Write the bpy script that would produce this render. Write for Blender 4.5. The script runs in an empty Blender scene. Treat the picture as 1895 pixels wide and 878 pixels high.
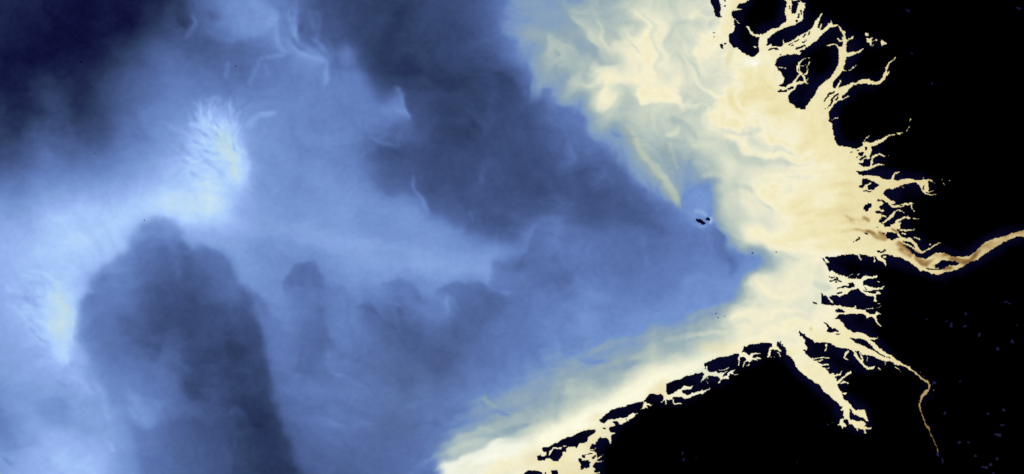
# Coastal sea seen from orbit: turbid estuary water, dark land, clear deep water. 1 Blender unit = 1 km.
import bpy, math, random
import numpy as np
# ------------------------------------------------------------------ coastline survey
# every frame is (x origin, y origin, scale): local survey coordinates -> map coordinates
FR = {'A': (1280, 0, 7.315), 'B': (1460, 0, 7.315), 'C': (1400, 90, 7.315), 'D': (1540, 60, 7.315),
      'E': (1520, 190, 7.315), 'F': (1560, 290, 6.7545), 'G': (1560, 390, 6.7545), 'H': (1695, 400, 7.315),
      'I': (1500, 450, 7.315), 'J': (1500, 530, 7.315), 'K': (1420, 600, 7.315), 'L': (1560, 600, 7.315),
      'M': (1480, 700, 7.315), 'N': (1280, 610, 7.315), 'O': (1130, 670, 7.315), 'Q': (950, 758, 7.315),
      'R': (1660, 680, 4.435), 'S': (1060, 758, 7.3167), 'U': (1260, 380, 17.5625), 'X': (0, 0, 1.0)}
def cv(text):
    """'A 1,2 3,4 B 5,6' -> list of map points"""
    out, fr = [], FR['X']
    for w in text.split():
        if w in FR: fr = FR[w]
        else:
            v = w.split(',')
            p = (fr[0] + float(v[0]) / fr[2], fr[1] + float(v[1]) / fr[2])
            out.append(p + (float(v[2]) / fr[2],) if len(v) > 2 else p)
    return out
GX0, GY0, GX1, GY1 = 940, -120, 2015, 1000
land = np.zeros((GY1 - GY0, GX1 - GX0), bool)
def fill(pts, val):
    P = np.array([p[:2] for p in pts])
    y0 = max(GY0, int(P[:, 1].min()) - 1); y1 = min(GY1, int(P[:, 1].max()) + 2)
    for y in range(y0, y1):
        yc = y + .5
        xs = []
        for (xa, ya), (xb, yb) in zip(P, np.roll(P, -1, 0)):
            if (ya <= yc) != (yb <= yc): xs.append(xa + (yc - ya) * (xb - xa) / (yb - ya))
        xs.sort()
        for a, b in zip(xs[::2], xs[1::2]):
            ia = max(GX0, math.ceil(a - .5)); ib = min(GX1, math.ceil(b - .5))
            if ib > ia: land[y - GY0, ia - GX0:ib - GX0] = val
def stroke(pts, w, val):
    pts = [(p[0], p[1], p[2] if len(p) > 2 else w) for p in pts]
    if len(pts) == 1: pts = pts * 2
    for a, b in zip(pts, pts[1:]):
        r = max(a[2], b[2]) / 2 + 1
        x0 = max(GX0, int(min(a[0], b[0]) - r)); x1 = min(GX1, int(max(a[0], b[0]) + r) + 2)
        y0 = max(GY0, int(min(a[1], b[1]) - r)); y1 = min(GY1, int(max(a[1], b[1]) + r) + 2)
        if x1 <= x0 or y1 <= y0: continue
        X, Y = np.meshgrid(np.arange(x0, x1) + .5, np.arange(y0, y1) + .5)
        dx, dy = b[0] - a[0], b[1] - a[1]; L2 = dx * dx + dy * dy
        t = np.clip(((X - a[0]) * dx + (Y - a[1]) * dy) / L2, 0, 1) if L2 else np.zeros_like(X)
        d = np.hypot(X - a[0] - t * dx, Y - a[1] - t * dy)
        m = d < np.maximum((a[2] + t * (b[2] - a[2])) / 2, .55)
        land[y0 - GY0:y1 - GY0, x0 - GX0:x1 - GX0][m] = val
def L(t): fill(cv(t), True)
def W(t): fill(cv(t), False)
def SL(w, t):
    q = cv(t); stroke(q, w / 7.2, True)
def SW(w, t):
    q = cv(t); stroke(q, w / 7.2, False)
# mainland north of the great river
L('B 235,-1300 228,20 222,80 205,130 195,200 185,270 150,305 110,325 70,350 0,385 A 1400,340 1330,360 1260,380 1180,420 1120,455 1050,500 1030,540 1030,580 1012,605 1012,625 1195,770 1160,790 1135,878 '
  'C 280,118 275,175 258,220 280,280 320,310 350,350 370,410 365,450 340,490 300,508 400,530 445,600 430,640 435,690 445,740 520,775 530,800 610,825 655,825 975,870 '
  'E 105,120 100,180 98,255 130,270 145,290 155,350 170,440 180,520 215,575 290,598 370,605 410,620 470,625 540,600 560,590 '
  'F 260,128 150,172 215,232 440,540 480,545 510,585 490,610 460,635 400,680 470,760 440,825 510,850 G 510,185 545,205 600,205 650,225 700,265 720,330 740,425 760,445 830,490 890,545 900,570 960,592 1040,602 1100,565 1140,540 1200,525 1260,530 1340,560 1400,580 '
  'H 622,560 700,550 730,540 820,470 890,400 960,345 1050,305 1150,285 1230,265 1300,230 1380,210 1463,195 X 2100,405 2100,-200')
# mainland south of it
L('X 2100,442 H 1463,285 1350,285 1290,310 1200,350 1100,410 1010,465 900,540 830,590 750,615 650,675 560,730 480,750 400,765 360,790 280,795 220,785 180,765 130,745 60,745 40,730 '
  'G 950,745 940,715 880,685 840,660 830,640 780,620 740,595 690,575 620,570 550,548 510,540 I 1000,150 950,180 900,170 850,185 800,180 740,160 680,150 620,160 570,150 520,150 460,160 400,165 350,190 200,192 150,205 230,310 250,380 145,690 145,820 '
  'J 145,240 325,440 450,550 540,610 K 435,90 420,110 450,160 500,200 515,260 545,320 530,350 475,358 505,378 255,400 250,320 190,290 190,240 140,230 '
  'N 1275,240 1220,210 1195,165 1155,160 1085,182 960,182 840,195 780,215 700,240 695,290 640,350 635,330 590,325 550,345 450,370 350,375 310,400 240,430 165,460 180,540 130,580 '
  'O 1255,165 1230,145 1160,160 1100,180 1020,195 960,230 860,250 790,285 745,305 700,450 695,445 665,425 650,440 520,440 510,475 460,520 440,540 430,530 370,545 300,570 230,590 150,620 60,640 0,665 '
  'Q 1300,30 1250,65 1220,100 1170,145 1200,180 S 410,180 440,180 500,160 500,240 490,275 510,310 510,365 470,380 410,385 370,375 340,420 310,465 260,465 230,520 245,560 330,590 330,640 330,700 265,770 310,810 295,840 330,900 X 1105,1100 2100,1100')
# northern tidal channels
W('B 0,578 60,535 150,480 240,438 285,405 350,345 348,312 382,270 415,232 450,178 466,175 440,230 420,262 418,295 405,300 388,375 412,382 428,330 440,320 432,415 470,392 522,348 530,325 565,312 575,272 585,310 600,347 660,347 672,358 600,372 555,388 520,410 480,445 440,475 415,510 390,545 350,575 300,600 270,632 230,640 220,660 150,690 120,705 180,715 150,725 90,720 40,740 0,750')
W('A 1000,625 1020,618 1085,605 1090,630 1150,632 1185,640 1215,632 1238,600 1238,540 1245,540 1250,592 1330,570 1400,535 1463,495 1463,750 1400,735 1340,745 1290,740 1235,760 1160,775 1000,800')
W('B 660,345 678,352 720,400 755,440 770,490 770,525 790,540 850,505 880,475 872,512 862,528 815,540 795,570 770,612 790,630 772,632 775,660 780,708 850,708 910,710 960,680 995,662 1002,675 950,712 900,737 830,765 785,780 765,800 755,885 680,885 672,700 665,660 640,620 610,610 520,628 505,618 600,592 640,600 680,628 720,630 735,590 725,565 690,562 650,530 660,515 700,545 720,540 712,490 735,505 742,480 710,430 680,375')
W('C 1105,-12 1112,60 1112,230 1085,260 1060,310 1005,385 985,415 935,430 900,465 850,520 800,590 785,640 750,690 700,740 665,800 650,840 640,1000 900,1000 978,875 985,845 1050,770 1110,710 1190,685 1250,640 1235,630 1180,678 1155,668 1162,640 1212,610 1232,570 1290,510 1340,495 1463,465 1463,428 1420,425 1380,440 1370,462 1290,470 1240,490 1180,520 1108,545 1112,530 1132,480 1147,435 1125,432 1093,500 1065,545 1045,542 1028,510 1038,470 1070,420 1100,375 1165,310 1215,305 1225,293 1178,290 1190,200 1200,140 1225,105 1290,85 1380,65 1443,15 1440,3 1400,30 1350,47 1290,52 1222,47 1205,-12')
W('D 385,640 510,640 580,672 620,668 660,645 690,575 725,530 728,470 770,400 800,385 858,332 864,350 830,382 790,412 762,460 738,530 735,552 768,525 770,545 722,622 665,688 600,720 545,715 500,700 430,692 385,705')
SW(14, 'C 1245,298 1280,290 1315,250'); SW(9, 'C 1340,235 1355,228')
W('D 460,80 540,80 535,110 520,180 505,160 475,125'); SW(9, 'D 540,125 575,122'); SW(26, 'D 598,108'); W('D 665,105 700,110 705,125 728,130 728,160 695,170 670,188')
SW(8, 'D 540,180 570,165'); W('D 445,10 485,10 495,35 465,55 445,45')
for w, t in ((14, '290,540,50 350,545,45 400,540,40 460,505,45 510,480,45 560,475,45 620,465,40 660,450,30 645,395,24 620,365,22'),
             (22, '500,460,25 545,410,20 575,375,24 605,350,28'), (18, '600,350 575,330 550,290 560,250,40 580,200,22 620,160,18 665,135,11'),
             (11, '570,250 585,310 600,345'), (9, '630,370,16 690,325,14 690,250 710,185'), (8, '585,240 635,238'), (10, '655,225'),
             (12, '660,460 690,480'), (7, '680,440 700,405'), (30, '430,590,40 480,560,35 520,520 530,490'), (11, '300,255 350,262'), (10, '385,265 395,262'), (8, '700,130 720,125')):
    SW(w, 'C ' + t)
SW(9, 'E 130,245 175,215 225,205')
W('E 470,640 560,600 560,545 650,540 715,540 740,520 800,510 850,475 880,455 960,432 1005,430 1005,440 940,455 880,475 875,500 830,540 780,560 720,580 680,598 685,640 672,690 655,720 655,760 635,755 630,700 622,640 622,600')
SW(18, 'E 1020,415,8 1055,420,22 1105,412,9'); SW(12, 'E 1145,398 1165,382'); SW(5, 'E 1172,370 1195,320'); SW(8, 'E 580,530 600,490 650,455'); SW(4, 'E 1205,250 1212,225')
SW(20, 'E 680,830,22 690,760,24 730,715,24 800,705,20 860,732,16'); SW(10, 'E 910,722')
W('E 380,690 470,640 560,600 625,640 640,765 600,770 560,790 490,815 400,830 300,800')
SW(40, 'F 160,150,60 250,155,50 330,150,40 380,125,28 430,100,24 480,103,14 515,105,8'); SW(25, 'F 345,130 358,80 365,30 375,0')
W('F 100,220 215,235 300,232 370,238 430,248 490,278 540,292 580,295 605,280 605,240 640,205 680,195 720,200 690,208 655,220 640,260 632,290 680,300 740,282 820,278 890,285 920,298 1000,292 1085,292 1135,295 1110,305 1145,335 1165,350 1120,325 1085,305 1060,310 1070,380 1075,430 1130,435 1085,442 1040,445 1060,470 1120,478 1185,480 1120,490 1065,485 1020,465 985,430 962,380 945,345 915,325 840,322 800,345 740,360 690,385 640,402 580,402 530,420 500,465 540,500 580,530 610,560 650,565 655,580 620,590 650,610 700,610 740,595 810,580 850,582 890,588 860,600 870,650 905,700 880,690 855,650 845,605 800,605 750,630 700,645 640,645 605,640 590,615 560,590 530,570 505,545 480,540 440,545 400,520 360,480 300,440 100,440')
SW(9, 'F 1240,297'); SW(12, 'F 1325,297'); SW(9, 'F 1255,335 1275,355'); SW(5, 'F 740,380 775,390'); SW(5, 'F 1000,275 1010,268')
W('F 480,683 440,640 300,640 300,760 440,800 470,780 480,752')
SW(20, 'F 420,722 480,735 535,752'); W('F 500,665 510,690 450,680 430,672'); SW(26, 'F 500,830,20 560,790,30 610,740,42 645,705,20 690,668,10 740,690,9 765,705,6')
SW(24, 'G 670,150,34 690,120,26 740,97,24 800,86,20 828,95,32'); W('G 640,160 720,140 745,100 718,165 712,240 660,230 600,205 600,180')
SW(17, 'G 720,245 800,257 885,240'); SW(13, 'G 730,287 785,293'); SW(14, 'G 890,335 930,345 962,366'); SW(9, 'G 875,100 940,105'); SW(6, 'G 1080,430 1095,415')
W('G 690,250 730,330 800,350 830,335 885,365 900,395 930,420 960,480 985,512 1030,505 1100,455 1150,420 1215,400 1222,408 1150,445 1080,490 1030,520 975,535 900,510 890,455 885,440 850,400 800,388 730,375 690,350')
W('G 690,350 735,375 760,392 830,427 880,457 900,500 860,465 790,435 742,430 700,400')
# islets of the north
L('A 245,-900 250,0 262,50 285,95 310,140 312,200 325,230 360,240 385,240 405,254 412,238 385,205 385,60 370,0 365,-900')
L('A 425,-300 462,-300 460,22 440,15'); SL(9, 'A 412,28 422,32'); SL(16, 'A 453,78 455,88')
L('A 780,-900 780,5 715,45 640,55 610,100 615,115 680,120 640,140 560,155 548,180 555,240 575,255 580,300 582,360 575,410 550,450 510,460 500,490 505,570 540,610 570,640 620,655 680,700 750,745 800,768 855,768 915,705 910,660 900,610 905,560 922,505 840,500 815,480 790,440 765,400 735,365 745,345 775,370 805,420 830,455 870,472 940,462 965,468 1020,440 1050,415 1090,385 1165,382 1200,350 1278,292 1278,215 1262,185 1262,125 1290,90 1292,35 1240,5 1235,-900')
SW(9, 'A 580,265 615,285 645,320'); SW(14, 'A 838,640 868,642'); SW(10, 'A 740,352 750,375')
L('A 385,590 415,592 435,640 425,670 390,650 380,610'); L('A 440,578 470,580 455,612 442,605'); SL(9, 'A 288,447 322,453'); SL(14, 'A 300,506')
L('B 35,-300 35,20 38,190 95,185 110,110 130,60 120,40 150,40 155,10 190,45 230,50 225,-100 150,-100 150,5 110,10 60,20'); SL(20, 'B 5,92 8,118'); L('B 155,145 180,150 175,200 160,200'); L('B 115,180 145,180 140,215 150,250 110,250 115,220'); L('B 100,272 125,280 115,320 95,310')
for w, t in ((15, '0,612 60,577 125,548'), (17, '188,500 225,475'), (12, '262,468 280,440'), (13, '235,540'), (13, '190,572 220,565'), (11, '38,624 62,610'), (24, '100,665 140,650 212,622')): SL(w, 'B ' + t)
SL(26, 'A 1030,690,14 1060,665 1110,662 1165,667'); SL(26, 'A 1195,742')
for w, t in ((26, '922,712,16 945,670 980,620 1040,592'), (14, '1078,577'), (24, '988,775 1015,740 1030,690 1060,650 1100,627'), (22, '1072,702 1098,672'), (16, '930,820'), (16, '964,803'), (24, '290,587,16 330,573 395,572'), (20, '437,547 493,527')): SL(w, 'C ' + t)
for t in ('385,675 425,660 430,672 390,690', '475,655 515,635 510,655', '580,610 615,595 610,650 590,662', '500,700 540,670 580,660 575,690 555,735 535,735', '455,735 500,742 480,752', '500,770 560,740 600,715 620,740 560,775 530,782'): L('E ' + t)
L('F 190,80 240,85 300,40 345,70 340,95 310,125 260,128 220,105'); SL(12, 'F 168,119')
L('F 1005,365 1018,358 1012,415 985,412'); L('F 240,280 320,280 380,310 460,350 430,375 390,410 310,410 305,375 355,335 345,325 300,345 260,370 240,405 215,395 195,370 230,360 240,320')
SL(12, 'F 257,434 300,432 355,446'); SL(11, 'F 340,475'); L('F 310,585 360,585 355,630 320,650 305,685 250,655 250,635'); SL(12, 'F 608,600 632,600'); SL(13, 'F 707,626 748,614'); SL(24, 'F 442,552 462,553')
L('F 400,680 450,683 500,690 545,718 500,714 450,720 420,708'); L('G 540,280 660,275 700,335 620,370 545,350'); L('G 720,375 800,385 860,400 890,440 880,455 830,425 760,392')
SL(20, 'G 430,210'); SL(20, 'G 270,280 300,292'); SL(20, 'G 198,340 198,360 172,375 '); SL(9, 'G 130,392'); SL(24, 'G 435,512 470,522 530,500'); SL(16, 'G 488,280,10 520,292,16')
# the island in the great river
L('H 245,670 300,640 360,600 440,605 500,615 560,620 600,635 560,660 460,675 380,705 330,735 210,735 130,710 160,700 200,715 305,718 310,705 275,700')
# southern tidal channels
SW(60, 'I 905,170,60 935,215,56 1000,250,28 1020,300,16'); SW(20, 'I 985,195 1015,195'); SW(14, 'I 860,195,18 865,250,12'); SW(22, 'I 645,155,26 670,200,20 690,240,9')
L('I 870,195 890,190 895,220 885,245 870,235'); W('I 195,218 215,210 248,260 215,277 200,250'); W('I 190,195 200,192 200,230 185,222 165,200')
W('I 228,320 252,378 300,385 350,415 400,440 510,458 520,485 600,490 610,485 635,455 625,495 680,492 705,460 740,440 800,455 850,450 885,440 905,450 900,475 840,480 780,485 740,505 712,520 708,570 780,580 860,600 930,610 970,605 985,575 995,590 980,630 900,635 840,640 800,655 740,640 720,640 760,665 830,690 870,690 900,665 930,660 960,700 920,685 880,700 895,740 895,790 880,805 860,780 865,740 840,725 780,725 720,690 680,650 640,620 600,630 540,640 500,690 420,705 390,725 350,705 290,712 250,725 255,760 300,790 315,815 260,790 235,765 225,725 200,710 180,715 150,690 140,690 100,600')
for w, t in ((18, '247,457 320,470'), (26, '268,520,14 330,503 420,527,14'), (24, '345,540'), (18, '355,470 368,495'), (20, '372,685 428,670'), (11, '737,602 765,625'), (22, '42,802 78,820')): SL(w, 'I ' + t)
L('I 500,540 570,530 600,570 590,600 520,605 400,610 360,630 355,620 410,595 420,575 500,575 530,565'); SW(8, 'I 555,430 575,410'); SW(8, 'I 635,435 660,428'); SW(10, 'I 905,522 935,520'); SW(9, 'I 520,450 530,440')
W('J 100,250 200,252 390,258 440,275 500,288 590,290 605,260 615,262 608,300 660,318 740,325 772,360 800,378 870,378 890,348 910,358 945,375 965,385 940,390 890,385 888,400 908,490 915,512 962,542 955,556 905,530 880,480 865,430 800,415 765,438 750,400 720,378 690,375 395,378 370,400 328,440 385,448 405,465 430,492 455,525 445,552 300,560 100,500')
L('J 325,340 370,310 410,310 450,335 500,352 400,358'); SW(8, 'J 910,295 950,265'); SW(8, 'J 905,235 930,235'); SW(6, 'J 760,310 840,300')
# western river mouth and its lower course
W('J 100,500 445,552 500,575 540,610 600,628 700,630 760,660 790,690 850,697 918,690 905,708 880,722 800,725 L 360,212 420,250 460,290 530,360 600,400 680,445 720,480 760,510 830,550 890,575 950,630 1020,680 1060,720 1140,780 1165,810 1180,880 1158,880 1150,820 1120,790 1050,740 1010,695 960,660 900,620 840,575 790,560 750,560 700,540 640,500 580,505 520,490 470,465 400,435 330,425 300,412 265,425 240,390 215,370 130,360 70,335 0,330 K 950,312 880,282 830,257 780,250 700,252 640,245 590,205 540,180 510,135 460,115 435,88 300,0')
L('J 175,495 215,500 250,545 380,600 380,622 225,622 235,570 210,520'); SL(13, 'J 352,650 393,650'); L('L 75,180 140,180 170,200 230,195 300,220 380,280 430,340 500,395 580,435 575,445 500,420 420,360 330,330 270,295 170,260 140,225'); SL(9, 'L 595,448 645,455')
for w, t in ((30, '140,360,34 180,430,30 240,510,38 290,570,32 340,600,28 395,592,42 415,575,18'), (20, '220,390 260,460,24 262,510'), (22, '70,370 35,410,28 15,460,20 70,495,11'), (8, '335,450 335,500'), (6, '570,510 575,560'), (15, '715,582 768,622,10'), (9, '1050,655'), (10, '1090,706'), (7, '470,590 500,620'), (7, '780,645')): SW(w, 'L ' + t)
stroke(cv('R 245,115,17 265,150,13 262,185,13 240,205,26 210,235,17 195,270,13 185,310,8 192,355,9 215,415,9 232,470,11 250,488,15 262,515,8 285,565,7 300,600,7 322,640,8 333,665,7 333,700,6'), 2, False); stroke(cv('R 300,190,9'), 2, False)
SW(22, 'K 795,280,28 797,330,20 785,362,13'); W('K 435,88 300,60 250,320 255,400 320,450 370,520 385,580 440,640 500,690 580,750 640,790 700,820 745,880 960,880 950,790 930,745 870,735 820,640 770,600 720,540 650,500 600,470 560,440 520,400 505,378 475,358 530,350 545,320 515,260 500,200 450,160 420,110')
for w, t in ((13, '620,470 735,460 830,462'), (15, '640,508 720,502 745,492'), (18, '700,550 780,552 830,556'), (14, '780,605 830,600'), (22, '850,700,38 930,700,24 980,682,18 1012,640,11'), (24, '960,790,44 1000,750,28 1060,700,22 1120,660,24 1132,640,12'), (22, '1000,800,20 1050,785 1095,795,16'), (10, '870,675 905,672')): SW(w, 'K ' + t)
SL(11, 'K 655,490 735,487'); SL(9, 'K 862,733 910,735'); SL(9, 'K 570,525')
W('M 100,-20 120,0 190,50 250,80 320,160 340,205 390,225 430,270 500,320 540,365 580,385 555,430 575,455 590,430 590,480 600,545 545,545 540,600 520,640 560,650 578,680 600,660 620,665 640,640 610,610 590,600 590,560 645,555 670,620 720,640 760,680 770,725 787,715 775,675 820,690 860,695 880,755 897,755 880,695 910,685 965,705 972,672 920,665 880,655 900,640 880,600 840,580 760,590 700,560 670,540 675,490 680,430 740,490 800,525 850,535 900,580 922,585 910,520 885,450 895,432 810,430 760,440 720,400 680,355 640,310 590,285 585,240 570,200 540,170 520,120 505,100 480,-20')
SW(18, 'M 570,212 630,207'); SL(12, 'M 680,430 712,462')
# sounds behind the southern barrier islands
W('N 640,350 690,300 720,300 750,335 780,345 820,320 930,315 930,328 850,340 820,380 900,375 945,395 935,405 870,395 890,435 840,410 800,420 780,450 750,430 725,450 700,510 688,505 715,430 740,415 725,385 690,370 650,380 655,420 640,490 625,490 640,430 625,400'); SW(14, 'N 740,500 775,482')
W('N 1085,160 1155,160 1150,225 1190,255 1215,300 1190,305 1165,270 1130,275 1075,285 1065,330 1045,385 1030,375 1035,310 1060,245 1085,230'); SW(14, 'N 1165,310 1205,370'); SW(7, 'N 1070,380 1125,378')
W('N 120,585 190,545 190,490 210,490 210,555 240,580 340,565 350,590 430,595 480,565 480,575 440,600 415,645 460,630 490,590 540,560 575,535 580,545 555,590 580,615 560,610 530,610 500,640 505,680 490,685 465,665 400,685 375,730 355,730 385,670 350,630 230,625 210,630 235,675 215,670 205,640 190,650 195,690 235,725 225,735 200,700 180,670 145,690 125,715 140,660 165,610 150,590'); SW(9, 'N 370,555 430,555 490,525'); SW(4, 'N 580,615 630,612')
W('O 690,430 740,300 755,310 755,400 765,440 800,450 840,440 890,400 910,375 950,370 980,335 1020,330 1080,340 1125,315 1095,370 1040,380 970,380 965,410 1000,430 1040,455 1090,430 1160,410 1240,380 1240,400 1290,380 1345,355 1350,365 1280,410 1250,435 1160,440 1110,460 1080,500 1000,495 960,475 850,475 840,500 865,555 960,560 965,575 860,575 835,520 760,515 755,570 740,575 735,520 700,555 690,545 720,505 715,470')
W('O 430,530 480,545 500,570 560,575 560,588 490,592 515,625 470,620 440,635 400,650 430,620 440,590 455,560')
W('S 360,190 440,180 480,140 590,125 740,110 780,65 830,50 890,55 850,65 840,85 790,130 740,155 690,190 650,215 600,160 540,160 580,220 500,240 490,270 510,310 580,315 580,325 530,355 510,365 520,460 510,470 460,380 410,385 370,375 340,420 300,300')
for w, t in ((11, '240,550,16 280,550,18 310,525,9'), (16, '240,650,30 320,608,14'), (20, '270,690,34 330,672,18 390,635,16'), (13, '330,712 385,710'), (10, '500,485'), (9, '410,620'), (10, '412,692'), (11, '300,862 360,865')): SW(w, 'S ' + t)
L('S 410,245 440,240 452,275 430,268'); SL(11, 'S 350,322'); SL(12, 'S 648,145'); SL(11, 'S 725,132')
L('Q 400,515 480,515 530,480 620,435 720,380 780,375 880,320 1000,275 1115,272 1115,310 1050,350 1000,390 1005,425 930,465 890,455 885,480 860,520 845,540 830,505 740,505 715,545 715,580 690,570 670,580 665,620 610,700 550,700 490,660 450,670 410,695 340,695 325,670 330,630 370,610 380,635 420,640 440,615 440,570 410,570 390,545')
W('Q 478,610 495,560 540,515 650,510 660,515 650,540 590,535 550,535 520,580 490,622 475,625'); SW(12, 'Q 680,498 715,490')
L('Q 135,890 160,850 210,825 260,830 350,835 405,865 400,1600 135,1600'); L('Q 510,825 600,822 610,890 610,1600 510,1600'); SL(20, 'Q 437,868 440,900'); SL(11, 'Q 622,830'); SL(12, 'Q 1042,440'); SL(9, 'Q 122,776')
L('S 120,615 165,620 165,655 130,655'); L('S 75,670 100,660 130,695 200,690 235,710 225,745 240,800 190,800 150,790 105,815 105,780 120,740 80,700'); SL(9, 'S 170,607 230,600 280,590'); L('S 255,655 320,612 325,630 290,665 262,672')
# high-sea rock and its dune
L('U 490,430 560,450 630,460 660,470 720,490 760,550 810,590 800,640 760,640 680,620 640,580 560,575 500,530'); L('U 815,430 955,425 950,480 900,540 870,500 815,490')
land[:35, :1448 - GX0] = False                        # open water north of the cut islands
land[-35:, :1060 - GX0] = False
def components(mask):
    """4-connected pieces of a mask by union of runs: label image and piece count"""
    lab = np.full(mask.shape, -1, np.int32); par = []
    def find(i):
        while par[i] != i:
            par[i] = par[par[i]]; i = par[i]
        return i
    prev = []
    for y in range(mask.shape[0]):
        row = np.concatenate(([0], mask[y].astype(np.int8), [0])); d = np.diff(row)
        cur = []
        for a, b in zip(np.nonzero(d == 1)[0], np.nonzero(d == -1)[0]):
            k = len(par); par.append(k)
            for (pa, pb, pk) in prev:
                if pa < b and pb > a: par[find(k)] = find(pk)
            cur.append((a, b, k)); lab[y, a:b] = k
        prev = cur
    root = np.array([find(i) for i in range(len(par))], np.int32)
    _, inv = np.unique(root, return_inverse=True)
    out = np.where(lab >= 0, inv.astype(np.int32)[np.maximum(lab, 0)], -1)
    return out, (inv.max() + 1 if len(par) else 0)
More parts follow.
